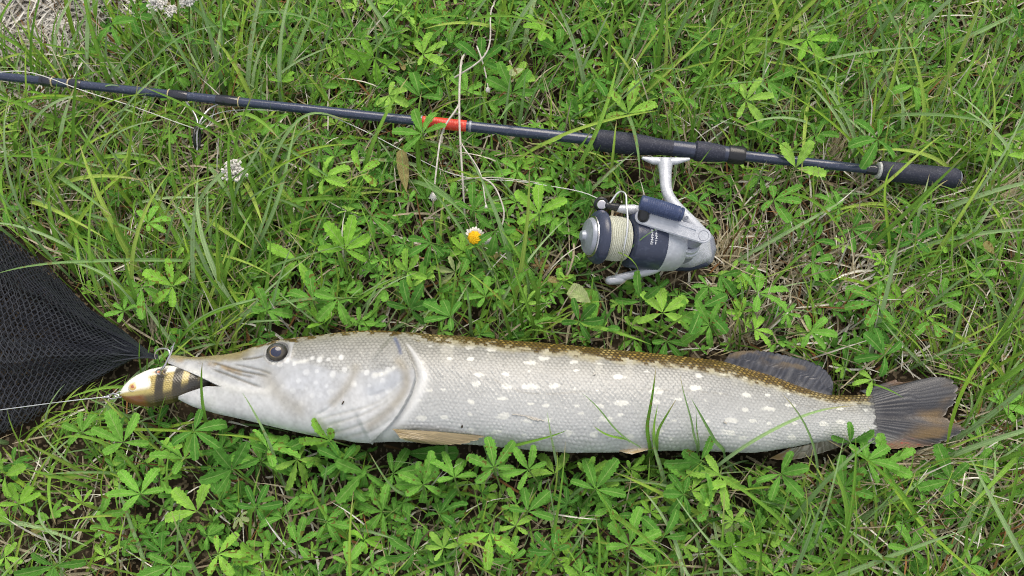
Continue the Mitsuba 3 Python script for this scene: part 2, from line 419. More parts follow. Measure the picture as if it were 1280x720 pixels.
def build_pike():
    nx = 1060
    xs = np.linspace(FX0, FX1, nx)
    a_top = np.linspace(0, np.pi, 150)
    a_bot = np.linspace(np.pi, 2 * np.pi, 44)[1:-1]
    ang = np.r_[a_top, a_bot]
    na = len(ang)
    yc, h = fish_parts(xs, None)
    th, zc = f_th(xs), f_zc(xs)
    ca, sa = np.cos(ang), np.sin(ang)
    ex = 0.92
    cy, sz = np.sign(ca) * np.abs(ca) ** ex, np.sign(sa) * np.abs(sa) ** ex
    Y = yc[:, None] + h[:, None] * cy[None]
    Z = zc[:, None] + th[:, None] * sz[None]
    X = np.repeat(xs[:, None], na, 1)
    p2 = np.stack([X, Y], -1).reshape(-1, 2)
    up = (np.sin(ang)[None] > -0.15).repeat(nx, 0).reshape(-1)
    d = np.zeros(len(p2))
    q = p2[up]
    dd = np.zeros(len(q))
    g, gt, side = polydist(q, gill_edge)
    head = side < 0                              # the line runs downwards: the head lies on its right-hand side
    gs = sstep(0.0, 0.06, gt) * (1 - sstep(0.95, 1.0, gt))
    dd += np.where(head, 0.0030 * np.exp(-(g / 0.020) ** 2), -0.0022 * np.exp(-(g / 0.006) ** 2)) * gs
    for ln, a, w in ((preop, -0.0009, 0.0016), (oper_low, -0.0006, 0.0014), (maxil, 0.0009, 0.004), (gill_white, 0.0011, 0.0035)):
        b, bt, _ = polydist(q, ln)
        dd += a * np.exp(-(b / w) ** 2) * sstep(0, .1, bt) * (1 - sstep(.9, 1, bt))
    for ln in branch:
        b, bt, _ = polydist(q, ln)
        dd += -0.00045 * np.exp(-(b / 0.0012) ** 2) * sstep(0, .2, bt) * (1 - sstep(.85, 1, bt))
    for ln, a in creases:
        b, bt, _ = polydist(q, ln)
        dd += -0.0011 * a * np.exp(-(b / 0.0011) ** 2) * sstep(0, .15, bt) * (1 - sstep(.85, 1, bt))
    e = np.linalg.norm(q - EYEP, axis=1)
    dd += 0.0010 * np.exp(-((e - 0.0118) / 0.003) ** 2) - 0.003 * (e < 0.0096)
    # scales on the body and on the upper cheek
    body = np.where(head, 0, 1) * sstep(0.002, 0.01, g)
    body = np.where(q[:, 0] > S(540, 480)[0], 1, body)
    cheek = (q[:, 0] > S(372, 440)[0]) * np.where(head, 1, 0) * sstep(0.0, 0.006, q[:, 1] - np.interp(q[:, 0], *S(np.array([370, 425, 505]), np.array([452, 470, 468])).T))
    sd, sx, sr = scale_cells(*q.T)
    dd += (0.00026 * (1 - sstep(0.25, 0.62, sd)) * (.4 + 1.2 * sr) + 0.00012 * sx) * np.maximum(body, 0.8 * cheek)
    dd += 0.0006 * (nz(q[:, 0], q[:, 1], 60, 5, 2) - 0.5) + 0.0016 * (nz(q[:, 0], q[:, 1], 16, 6, 2) - 0.5)
    d[up] = dd
    d = d.reshape(nx, na) * sstep(0, 0.02, X - FX0)
    nrm = np.stack([0 * Y, (Y - yc[:, None]) / h[:, None] ** 2, (Z - zc[:, None]) / th[:, None] ** 2], -1)
    nrm /= np.linalg.norm(nrm, axis=-1, keepdims=True) + 1e-12
    V = np.stack([X, Y, Z], -1) + d[..., None] * nrm
    V = V.reshape(-1, 3)
    i, j = np.meshgrid(np.arange(nx - 1), np.arange(na), indexing='ij')
    k = (j + 1) % na
    f = np.stack([i * na + j, (i + 1) * na + j, (i + 1) * na + k, i * na + k], -1).reshape(-1, 4)
    f = np.vstack([f[:, [0, 1, 2]], f[:, [0, 2, 3]]])
    c0, c1 = V[:na].mean(0), V[-na:].mean(0)
    V = np.vstack([V, c0, c1])
    L = len(V)
    j, k = np.arange(na), (np.arange(na) + 1) % na
    f = np.vstack([f, np.stack([j, k, j * 0 + L - 2], 1), np.stack([(nx - 1) * na + k, (nx - 1) * na + j, j * 0 + L - 1], 1)])
    tm = trimesh.Trimesh(V, f, process=False)
    if tm.volume < 0:
        f = f[:, ::-1]
    man = m3.Manifold(m3.Mesh(V.astype(np.float32), f.astype(np.uint32)))
    # the open mouth
    gap = [(196, 449), (216, 456.5), (226, 461), (250, 471.5), (280, 486), (299, 491), (318, 493), (330, 490.5), (318, 487), (296, 487.5), (262, 484.5), (235, 492), (218, 497), (196, 499)]
    poly = np.array([P(a, b, ZC + 0.004)[:2] for a, b in gap])
    if np.sum(poly[:, 0] * np.roll(poly[:, 1], -1) - np.roll(poly[:, 0], -1) * poly[:, 1]) < 0:
        poly = poly[::-1]
    wedge = m3.Manifold.extrude(m3.CrossSection([poly]), 0.2).translate([0, 0, -0.05])
    cut = man - wedge
    mm = cut.to_mesh()
    return trimesh.Trimesh(np.array(mm.vert_properties[:, :3]), np.array(mm.tri_verts), process=False)


def pike_colors(v, nrm_z):
    x, y, z = v.T
    yc, h = fish_parts(x, None)
    vn = (y - yc) / h
    p = np.stack([x, y], 1)
    sd, sx, sr = scale_cells(x, y)
    pxl = P(np.array([370, 500, 540, 1000.]), 480.0, ZC)[:, 0]
    n1, n2, n3 = nz(x, y, 25, 11), nz(x, y, 90, 12), nz(x, y, 300, 13)
    # base: grey flank that pales to the belly
    c = lerp((0.375, 0.38, 0.385), (0.53, 0.54, 0.56), sstep(0.35, -0.75, vn))
    c = lerp(c, (0.26, 0.255, 0.23), 0.85 * sstep(0.10, 0.75, vn + 0.35 * (n1 - 0.5)))
    c *= (0.90 + 0.20 * n1)[:, None] * (0.95 + 0.10 * n2)[:, None]
    g, gt, side = polydist(p, gill_edge)
    head = (side < 0) & (x < pxl[2])
    # scales: dark rims, pale centres, stronger towards the back
    cheek_line = np.interp(x, *S(np.array([370, 425, 505]), np.array([452, 470, 468])).T)
    cheek = head & (x > pxl[0])
    cheek_w = np.where(cheek, sstep(-0.001, 0.004, y - cheek_line + 0.003 * (n2 - .5)), 0)
    sw = np.where(head, 0.9 * cheek_w, 0.35 + 0.65 * sstep(-0.2, 0.5, vn))
    rim = sstep(0.36, 0.60, sd)
    c = c * (1 - 0.40 * sw * rim * (0.5 + 0.9 * nz(x, y, 130, 63, 2)))[:, None]
    c = lerp(c, c * 1.18 + 0.02, sw * (1 - sstep(0.1, 0.36, sd)) * (0.4 + 0.6 * sr))
    # lower head: blue-white
    lowhead = np.where(head, 1 - cheek_w, 0)
    c = lerp(c, lerp((0.43, 0.45, 0.50), (0.62, 0.63, 0.67), sstep(0.2, -0.5, vn)), 0.75 * lowhead * (0.8 + 0.3 * n1))
    # pale spots: elongated along the body, in loose rows
    cell = 0.0118
    spot = np.zeros(len(x))
    u, w = x / (cell * 1.75), y / cell
    for oi in (-1, 0, 1):
        for oj in (-1, 0, 1):
            ci, cj = np.floor(u) + oi, np.floor(w) + oj
            hsh = lambda s: (lambda q: q - np.floor(q))(np.sin(ci * 127.1 + cj * 311.7 + s * 74.7) * 43758.5453)
            du = (u - ci - 0.5 - 0.55 * (hsh(1) - 0.5)) * 1.75
            dw = w - cj - 0.5 - 0.55 * (hsh(2) - 0.5)
            on = hsh(3) < 0.86
            r = (0.08 + 0.15 * hsh(4) ** 1.5) * on + 1e-6
            ln = 1.4 + 1.6 * hsh(5)
            q = np.sqrt((du / ln) ** 2 + dw ** 2) / r + 1.6 * (nz(x, y, 330, 21, 3) - 0.5)
            spot = np.maximum(spot, (1 - sstep(0.75, 1.08, q)) * on)
    spot *= np.where(head, 0, sstep(0.003, 0.012, g)) * sstep(0.80, 0.60, vn) * sstep(-0.98, -0.75, vn)
    c = lerp(c, (0.78, 0.78, 0.75), 0.72 * spot)
    # smaller round spots on the cheek and the gill cover
    hs = np.array([(382, 452), (392, 449), (401, 451), (412, 451), (428, 448), (360, 452), (370, 456), (433, 464), (418, 470), (397, 480), (402, 495), (385, 487), (375, 478), (368, 490), (410, 484), (392, 496), (385, 467), (398, 466), (460, 468), (470, 472), (478, 470), (487, 465), (463, 484), (474, 498), (487, 490), (499, 482), (480, 478), (444, 482), (355, 484), (377, 505), (415, 492), (344, 455), (352, 457), (494, 462)], float)
    hp = S(hs[:, 0], hs[:, 1])
    dist, idx = cKDTree(hp).query(p)
    rad = 0.0016 + 0.0016 * ((np.arange(len(hp)) * 37 % 11) / 11.0)
    hsp = (1 - sstep(0.7, 1.15, dist / rad[idx] + 0.5 * (n3 - .5))) * (x < pxl[2])
    c = lerp(c, (0.72, 0.73, 0.75), 0.68 * hsp)
    # pale line under the cheek scales
    cl, ct, _ = polydist(p, SL((365, 453), (395, 450), (425, 449), (440, 462), (462, 470), (480, 470), (497, 462)))
    c = lerp(c, (0.74, 0.74, 0.72), 0.70 * np.exp(-(cl / (.0008 + .0022 * n2)) ** 2) * sstep(.42, .62, nz(x, y, 170, 37, 2)) * (x < pxl[2]))
    # bluish opercle patch
    op, _, _ = polydist(p, SL((465, 490), (485, 484), (500, 474)))
    c = lerp(c, (0.40, 0.43, 0.50), 0.7 * np.exp(-(op / 0.007) ** 2) * head)
    bl, _, _ = polydist(p, SL((372, 482), (395, 478), (405, 492)))
    c = lerp(c, (0.50, 0.53, 0.61), 0.5 * np.exp(-(bl / 0.012) ** 2) * head)
    # brownish membranes along the gill cover and the preopercle
    br, bt, sd2 = polydist(p, SL((500, 455), (509, 470), (508, 488), (497, 505), (480, 520), (462, 532)))
    c = lerp(c, (0.30, 0.27, 0.215), 0.75 * np.exp(-(br / 0.0042) ** 2) * head * (.6 + .7 * n2))
    pr, _, _ = polydist(p, SL((446, 462), (440, 478), (430, 492), (418, 504)))
    c = lerp(c, (0.33, 0.305, 0.26), 0.65 * np.exp(-(pr / 0.004) ** 2) * (.6 + .7 * n2))
    ck, _, _ = polydist(p, SL((335, 470), (345, 488), (358, 502), (374, 512)))
    c = lerp(c, (0.33, 0.315, 0.285), 0.70 * np.exp(-(ck / 0.007) ** 2) * (.6 + .7 * n2))
    gw, gwt, _ = polydist(p, gill_white)
    c = lerp(c, (0.78, 0.79, 0.82), 0.85 * np.exp(-(gw / (.0010 + .0032 * sstep(0, .5, gwt) * (.5 + nz(x, y, 60, 38, 2)))) ** 2) * sstep(0, .12, gwt) * (.65 + .5 * n2))
    slit, st, _ = polydist(p, SL((494, 424), (499, 434), (502, 444)))
    c = lerp(c, (0.10, 0.12, 0.20), 0.9 * np.exp(-(slit / 0.0016) ** 2))
    for ln in branch:
        b, bt, _ = polydist(p, ln)
        c = lerp(c, (0.46, 0.45, 0.42), 0.4 * np.exp(-(b / 0.0011) ** 2) * sstep(0, .2, bt) * (1 - sstep(.85, 1, bt)))
    for ln, a in creases:
        b, bt, _ = polydist(p, ln)
        c = lerp(c, (0.10, 0.085, 0.05), 0.75 * a * np.exp(-(b / 0.0010) ** 2) * sstep(0, .15, bt) * (1 - sstep(.8, 1, bt)))
    # brown back of gold-centred scales, olive crown, broken edge
    edge = np.where(x < pxl[2], lerp(np.array([0.80]), np.array([0.93]), sstep(pxl[2], pxl[1], x))[:, 0] if False else 0.90 - 0.12 * sstep(pxl[1], pxl[2], x), 0.78 - 0.16 * sstep(pxl[2], pxl[3], x))
    dors = sstep(-0.07, 0.06, vn - edge + 0.16 * (nz(x, y, 70, 31, 2) - 0.5) + 0.16 * (sr - 0.5))
    dors = np.where(x < P(300, 440, ZC)[0], 0, dors)
    gold = lerp((0.36, 0.25, 0.065), (0.20, 0.125, 0.025), sr)
    gold = lerp(gold, (0.50, 0.42, 0.20), 0.6 * sstep(0.55, 0.7, nz(x, y, 45, 33, 2)))
    gold = lerp(gold, (0.045, 0.028, 0.009), np.maximum(0.95 * sstep(0.22, 0.44, sd), 0.65 * sstep(0.52, 0.62, sr * .45 + .75 * nz(x, y, 45, 32, 2))))
    c = lerp(c, (0.47, 0.42, 0.26), 0.7 * sstep(-.16, 0, vn - edge + .2 * (n2 - .5)) * np.where(x > pxl[2], 1, .3))
    c = lerp(c, gold, dors)
    # pale bars running down from the back
    bars = 0.5 + 0.5 * np.sin(x / 0.0062 + 3.0 * nz(x, y, 18, 34, 2) * 3)
    c = lerp(c, (0.55, 0.54, 0.49), 0.36 * sstep(.3, .6, nz(x, y, 140, 36, 2)) * sstep(0.75, 0.95, bars) * sstep(0.2, 0.62, vn) * (1 - dors) * np.where(x > pxl[2], 1, 0))
    # snout: olive above, pale lips
    sn = sstep(P(345, 440, ZC)[0], P(300, 440, ZC)[0], x)
    sy = np.interp(x, *S(np.array([205, 240, 270, 300, 330.]), np.array([449, 451, 451, 450, 443.])).T)
    ol = sn * sstep(-0.003, 0.003, y - sy + 0.006 * (n2 - .5))
    c = lerp(c, lerp((0.13, 0.11, 0.035), (0.30, 0.24, 0.10), n2), 0.85 * ol)
    br2, _, _ = polydist(p, SL((222, 451), (245, 452), (262, 455), (285, 461), (305, 468)))
    c = lerp(c, (0.30, 0.20, 0.08), 0.6 * sstep(.4, .6, n2) * np.exp(-(br2 / 0.0022) ** 2))
    ml, mt, _ = polydist(p, maxil)
    c = lerp(c, (0.66, 0.66, 0.65), 0.6 * np.exp(-(ml / 0.004) ** 2))
    # ring round the eye
    e = np.linalg.norm(p - EYEP, axis=1)
    c = lerp(c, (0.16, 0.14, 0.10), 0.35 * np.exp(-((e - 0.0112) / 0.0010) ** 2))
    # lateral line dashes
    ll, lt, _ = polydist(p, lat_line)
    c = lerp(c, (0.24, 0.23, 0.21), 0.5 * np.exp(-(ll / 0.0007) ** 2) * sstep(0.45, 0.6, nz(x, y, 120, 35, 2)))
    # inner mouth: flesh
    my = np.interp(x, *np.array([P(a, b, ZC)[:2] for a, b in ((208, 470), (250, 478), (330, 490.5))]).T)
    inm = (np.abs(nrm_z) < 0.12) & (np.abs(y - my) < 0.016) & (x < P(334, 490, ZC)[0])
    c = np.where(inm[:, None], lerp((0.40, 0.33, 0.30), (0.52, 0.46, 0.43), n2), c)
    # fine mottling of the bare head skin, and the ragged end of the scales on the tail root
    mot = nz(x, y, 520, 71, 3); mot2 = nz(x, y, 150, 72, 3)
    c = c * (1 + np.where(head, .36, .12) * (mot - .5) + np.where(head, .46, .16) * (mot2 - .5))[:, None]
    xe = P(1100, 520, ZC)[0]
    c = lerp(c, np.array([0.085, 0.085, 0.095]) * (.6 + .8 * nz(x * .1, y, 900, 74, 2))[:, None], 0.95 * sstep(xe - .003, xe + .001, x + .014 * (nz(x * .3, y, 420, 73, 2) - .5)))
    return np.clip(c * np.array([.85, .85, .835]), 0.01, 0.9)


pike = thing('pike', 'long silver-grey pike with pale spots and brown back lying on its side in the grass', 'fish')
pm = build_pike()
part(pike, 'body', pm, 'fish_skin', smooth=True, color=pike_colors(pm.vertices, pm.vertex_normals[:, 2]))

# eye: flattened ball with gold iris and dark blue pupil
ez = f_zc(EYEP[0]) + f_th(EYEP[0]) * 0.80
em = trimesh.creation.icosphere(subdivisions=5)
ev = em.vertices.copy()
er = np.hypot(ev[:, 0] - 0.06, ev[:, 1] + 0.16)
ecol = lerp((0.070, 0.056, 0.036), (0.028, 0.025, 0.022), sstep(0.55, 0.85, er + 0.25 * (nz(ev[:, 0], ev[:, 1], 9, 3) - .5)))
ecol = lerp(ecol, (0.36, 0.22, 0.07), .9 * np.exp(-((er - 0.55) / 0.035) ** 2) * sstep(.2, -.3, ev[:, 0]))
ecol = lerp((0.008, 0.012, 0.045), ecol, sstep(0.49, 0.54, er))
ecol = lerp(ecol, (0.085, 0.09, 0.11), 0.7 * sstep(0.3, 0.7, ev[:, 1]) * sstep(.42, .6, er) * sstep(.3, .6, nz(ev[:, 0], ev[:, 1], 6, 4)))
em.apply_scale([0.0088, 0.0078, 0.0068])
em.apply_translation([EYEP[0], EYEP[1], ez + 0.0008])
part(pike, 'eye', em, 'eye_mat', smooth=True, color=ecol)


def fin(base, tip, nrays, z0, z1, colfn, amp=0.0006, thick=0.0007, nt=26, curl=0.0, seed=0):
    """Fin membrane between a base line and a trailing line, both in pixels, ridged by its rays; two skins and a rim."""
    ns = nrays * 6 + 1
    b, t = np.array(base, float), np.array(tip, float)
    bw, tw = P(b[:, 0], b[:, 1], z0), P(t[:, 0], t[:, 1], z1)
    B, Tt = spline(bw, ns), spline(tw, ns)
    s, r = np.linspace(0, 1, ns), np.linspace(0, 1, nt)
    rag = 1 + 0.03 * (np.random.default_rng(seed).random(ns) - 0.5) - 0.035 * np.abs(np.sin(s * nrays * np.pi)) ** 4
    rr = r[None] * lerp(np.ones(ns), rag, 1.0)[:, None] if False else r[None] * rag[:, None]
    M = B[:, None] + (Tt - B)[:, None] * rr[..., None]
    sw_ = s + .5 / nrays * (nz(s * 7, 0 * s, 1, seed + 20, 3) - .5) * 6
    ph_ = sw_[:, None] * nrays * np.pi * (1 + 1.0 * sstep(.45, .55, r)[None])
    ray = np.abs(np.sin(ph_)) * (.55 + .45 * nz(sw_[:, None] * 23 + 0 * r[None], 0 * sw_[:, None] + r[None] * 2, 1, seed + 30, 2) * 2).clip(0, 1)
    M[..., 2] += amp * (1 - ray) * (1 - 0.5 * r)[None] + curl * np.sin(r * np.pi)[None] + 0.0025 * (nz(s[:, None] * 3 + 0 * r[None], r[None] * 2 + 0 * s[:, None], 1, seed, 2) - .5)
    lo = M.copy(); lo[..., 2] -= thick
    V = np.vstack([M.reshape(-1, 3), lo.reshape(-1, 3)])
    n = ns * nt
    f1 = grid_faces(ns, nt)
    f = [f1[:, ::-1], f1 + n]
    edge = np.r_[np.arange(ns) * nt, (ns - 1) * nt + np.arange(1, nt), (np.arange(ns - 2, -1, -1)) * nt + nt - 1, np.arange(nt - 2, -1, -1)]
    e2 = np.roll(edge, -1)
    f.append(np.vstack([np.stack([edge, e2, e2 + n], 1), np.stack([edge, e2 + n, edge + n], 1)]))
    ss, rg = np.meshgrid(s, r, indexing='ij')
    c = colfn(ss.ravel(), rg.ravel(), ray.ravel())
    return (V, np.vstack(f)), np.vstack([c, c])


def fan_dark(s, r, ray):
    n = nz(s * 14, r * 2, 1, 3)
    c = lerp((0.060, 0.064, 0.085), (0.022, 0.024, 0.036), ray)
    c = lerp(c, (0.11, 0.11, 0.12), 0.6 * sstep(.5, .75, n))
    return lerp(c, (0.20, 0.14, 0.06), 0.6 * sstep(.5, .7, nz(s * 5, r * 3, 1, 8)) * sstep(.3, .9, r))


def fan_tail(s, r, ray):
    n = nz(s * 18, r * 1.6, 1, 5)
    c = lerp((0.075, 0.077, 0.09), (0.027, 0.027, 0.036), ray)
    c = lerp(c, (0.020, 0.020, 0.028), .7 * sstep(.5, .65, nz(s * 9, r * .8, 1, 19)))
    c = lerp(c, (0.085, 0.085, 0.095), 0.7 * (1 - sstep(0.0, 0.16, r + 0.1 * (n - .5))))
    band = sstep(.48, .68, nz(s * 6, r * 2.0, 1, 9))
    c = lerp(c, (0.20, 0.125, 0.045), 0.65 * band * sstep(.35, .7, r))
    c = lerp(c, (0.16, 0.085, 0.04), 0.6 * (1 - sstep(.03, .14, s)) * sstep(.6, .9, r))
    low = sstep(.70, .90, s)
    c = lerp(c, lerp((0.25, 0.245, 0.24), (0.42, 0.25, 0.14), sstep(.35, .75, r)), 0.8 * low * (0.55 + 0.45 * (1 - ray)))
    red = low * sstep(.5, .65, r) * sstep(.6, .7, nz(s * 40, r * 30, 1, 15))
    return lerp(c, (0.50, 0.05, 0.03), 0.8 * red)


def fan_pect(s, r, ray):
    c = lerp((0.35, 0.275, 0.15), (0.20, 0.16, 0.095), ray)
    c = lerp(c, (0.46, 0.39, 0.26), sstep(.85, 1, s))
    return c * (0.85 + 0.3 * nz(s * 9, r * 6, 1, 4))[:, None]


def fan_pelv(s, r, ray):
    return lerp((0.56, 0.38, 0.13), (0.60, 0.55, 0.45), sstep(.3, .9, nz(s * 4, r * 4, 1, 4) + .25 * ray))


def fan_anal(s, r, ray):
    c = lerp((0.38, 0.36, 0.34), (0.17, 0.15, 0.13), ray)
    return lerp(c, (0.32, 0.19, 0.09), 0.8 * sstep(.45, .85, s) * sstep(.35, .6, nz(s * 6, r * 3, 1, 6)))


f, c = fin([(903, 455), (935, 464), (970, 475), (1005, 486), (1040, 494)], [(912, 441.5), (945, 438), (985, 444.5), (1022, 456), (1037, 468), (1041, 488)], 17, f_zc(.27) + .004, f_zc(.27) + .008, fan_dark, seed=1)
part(pike, 'dorsal_fin', f, 'fin_skin', smooth=True, color=c, label='dark blue-grey rayed fin near the tail')
f, c = fin([(1074, 489), (1088, 500), (1092, 520), (1090, 538), (1080, 549)], [(1120, 474), (1165, 471.5), (1194, 478), (1198, 490), (1191, 506), (1184, 522), (1192, 528), (1207, 535), (1190, 548), (1150, 559), (1108, 562)], 22, f_zc(.36) + .0012, .021, fan_tail, amp=0.0005, seed=2)
part(pike, 'tail_fin', f, 'fin_skin', smooth=True, color=c, label='dark forked tail fin with brown lower lobe')
f, c = fin([(490, 536), (496, 542), (500, 548)], [(608, 545), (592, 552), (560, 556), (528, 554), (505, 550)], 9, ZC + .024, ZC + .018, fan_pect, amp=0.0006, curl=0.003, seed=3)
part(pike, 'pectoral_fin', f, 'fin_skin', smooth=True, color=c, label='tan pectoral fin folded along the belly')
f, c = fin([(762, 561), (772, 563), (780, 566)], [(862, 546), (850, 551), (820, 560), (790, 568)], 6, ZC + .006, ZC + .010, fan_pelv, amp=0.0006, seed=4)
part(pike, 'pelvic_fin', f, 'fin_skin', smooth=True, color=c, label='orange-edged pelvic fin at the belly')
f, c = fin([(1052, 547), (1030, 551), (1005, 557), (985, 561)], [(1064, 553), (1040, 562), (1010, 571), (985, 575), (962, 573)], 11, f_zc(.27) + .002, .020, fan_anal, amp=0.0008, seed=5)
part(pike, 'anal_fin', f, 'fin_skin', smooth=True, color=c, label='streaked grey and brown anal fin')

# ------------------------------------------------------------------ lure in the mouth
LA, LB = P(151, 493, .046), P(268, 469, .044)
ld, lu, lw = axes(LB - LA, (0, 0, 1))
lw = np.cross(lu, ld)                        # towards the photograph's upper side
LL = np.linalg.norm(LB - LA)
lp = np.array([(0, .0012), (.03, .0052), (.10, .0098), (.2, .0136), (.35, .0162), (.5, .0163), (.65, .0150), (.8, .0122), (.92, .0082), (1.0, .0035)])
ls = np.linspace(0, 1, 200)
la = np.arange(120) / 120 * 2 * np.pi
lr = PchipInterpolator(lp[:, 0], lp[:, 1])(ls)
LV = LA + (ls * LL)[:, None, None] * ld + lr[:, None, None] * (np.cos(la)[None, :, None] * lw + 0.80 * np.sin(la)[None, :, None] * lu)
lv = np.cos(la)[None] + 0 * ls[:, None]
lS = ls[:, None] + 0 * la[None]
sx_, sy_ = lS * LL, lv * lr[:, None]
row = np.floor(sy_ / .0017); q = sx_ / .0022 + .5 * (row % 2)
sd = np.hypot(q - np.floor(q) - .5, sy_ / .0017 - row - .5)
isb = sstep(.35, .40, lS + .05 * np.abs(lv))
LV += (0.00022 * (1 - sstep(.3, .6, sd)) * isb)[..., None] * (np.cos(la)[None, :, None] * lw + np.sin(la)[None, :, None] * lu)
gc, gct, gside = polydist(np.stack([sx_.ravel(), sy_.ravel()], 1), np.array([(.0275, .012), (.0300, .006), (.0300, .001), (.0270, -.004), (.0235, -.007)]))
LV -= (0.0006 * np.exp(-(gc / .0007) ** 2)).reshape(lS.shape)[..., None] * lu
lc = lerp(np.broadcast_to([.78, .77, .72], lS.shape + (3,)).reshape(-1, 3), (0.40, 0.33, 0.11), (sstep(-.02, -.30, lv + .25 * np.clip(lS - .30, -.3, 0))).ravel())
goldm = (isb * sstep(.56, .38, lv)).ravel()
lc = lerp(lc, lerp((.50, .40, .14), (.19, .135, .035), sstep(.35, .6, sd).ravel()), goldm)
bars = np.maximum.reduce([np.exp(-(((lS - b0 - .05 * lv) / w0) ** 10)) for b0, w0 in ((.47, .048), (.655, .050), (.82, .052), (.95, .07))])
lc = lerp(lc, (.020, .016, .012), (bars * isb * sstep(.95, .55, lv)).ravel() * .97)
lc = lerp(lc, (.045, .034, .012), (sstep(-.30, -.65, lv) * sstep(.2, .3, lS)).ravel() * .9)
lc = lerp(lc, (.020, .018, .016), (sstep(.55, .75, lS) * sstep(-.1, -.5, lv)).ravel() * .9)
lc = lerp(lc, (.17, .060, .020), (sstep(-.38, -.55, lv) * sstep(.33, .24, lS)).ravel() * .95)
lc = lerp(lc, (.65, .20, .06), (np.exp(-(((lS - .44) / .05) ** 2)) * np.exp(-(((lv - .62) / .09) ** 2))).ravel() * .8)
ef = grid_faces(200, 121)
LV2 = np.concatenate([LV, LV[:, :1]], 1).reshape(-1, 3)
lc2 = np.concatenate([lc.reshape(200, 120, 3), lc.reshape(200, 120, 3)[:, :1]], 1).reshape(-1, 3)
lure = thing('fishing_lure', 'fish-shaped lure with white back, gold scales and black bars in the open jaws', 'lure')
lb = trimesh.Trimesh(LV2, ef, process=False)
if ((lb.triangles_center - lb.vertices.mean(0)) * lb.face_normals).sum() < 0:
    ef = ef[:, ::-1]
part(lure, 'body', (LV2, ef), 'lure_mat', smooth=True, color=lc2)
# raised eye
ec = LA + ld * LL * .185 + lw * .0012 + lu * .0090
eyeb = ellipsoid([0, 0, 0], [.0046, .0046, .0030], 4)
v0 = eyeb.vertices.copy()
rr = np.hypot(v0[:, 0], v0[:, 1]) / .0046
ecl = lerp((.50, .34, .12), (.75, .70, .55), sstep(.62, .70, rr))
ecl = lerp(ecl, (.35, .25, .10), np.exp(-((rr - .92) / .06) ** 2))
ecl = lerp((.30, .10, .05), ecl, sstep(.28, .38, rr))
eyeb.vertices = ec + v0[:, :1] * ld + v0[:, 1:2] * lw + v0[:, 2:] * lu
part(lure, 'eye', eyeb, 'lure_mat', smooth=True, color=ecl)
# nose loop
part(lure, 'line_tie', tube(spline(LA + np.array([ld * .001 + lw * .0015, -ld * .003 + lw * .002, -ld * .0048, -ld * .003 - lw * .002, ld * .001 - lw * .0015]), 24), .00055, 8), 'steel')
# treble hook hanging from the back, its bend caught in the net
hk = thing('treble_hook', 'bright steel treble hook standing between the net and the snout', 'hook')
shank = pts((200, 463, .066), (205, 458, .070), (210, 449, .074), (214, 440, .077), (218, 428, .079))
part(hk, 'shank', tube(spline(shank, 30), [.0008, .0009, .0009, .0007, .00025], 8), 'steel')
part(hk, 'point', tube(spline(pts((212, 445, .075), (211, 438, .075), (204, 435.5, .072), (196, 438, .068), (193.5, 445, .063), (195, 449, .060)), 30), [.0008, .0008, .0008, .0006, .0002], 8), 'steel')
part(hk, 'point', tube(spline(pts((207, 456, .072), (203, 462, .069), (204, 467, .062), (209, 468, .057), (213, 464, .055)), 24), [.0008, .0008, .0007, .0002], 8), 'steel')
part(hk, 'barb', tube(spline(pts((217, 432, .0788), (214.5, 433.5, .0780), (213, 436, .0772)), 8), [.0005, .0002], 6), 'steel')
part(hk, 'eyelet', tube(spline(pts((200, 463, .066), (196.5, 463, .064), (195, 466, .062), (198, 467.5, .061), (200.5, 465, .064)), 20), .00065, 8), 'steel')

# trace wire with its clip
tr = thing('trace_wire', 'thin steel trace wire running from the lure nose across the black net', 'wire')
part(tr, 'wire', tube(spline(pts((-140, 528, .030), (-40, 518, .034), (0, 512.5, .038), (60, 504.5, .043), (110, 498.5, .046), (133, 496.2, .046)), 40), .00045, 8), 'wire_steel')
part(tr, 'clip', tube(spline(pts((131, 496.5, .0465), (137, 493.5, .047), (145, 492.5, .048), (149, 495, .048), (145, 498, .046), (137, 498, .045), (131, 496.8, .0455)), 36), .00055, 8), 'steel')
part(tr, 'swivel', lathe(P(128, 496.8, .046), P(137, 495.8, .046) - P(128, 496.8, .046), [(0, .0003), (.0004, .0011), (.0022, .0014), (.0030, .0009), (.0042, .0014), (.0062, .0011), (.0066, .0003)], 16), 'steel')

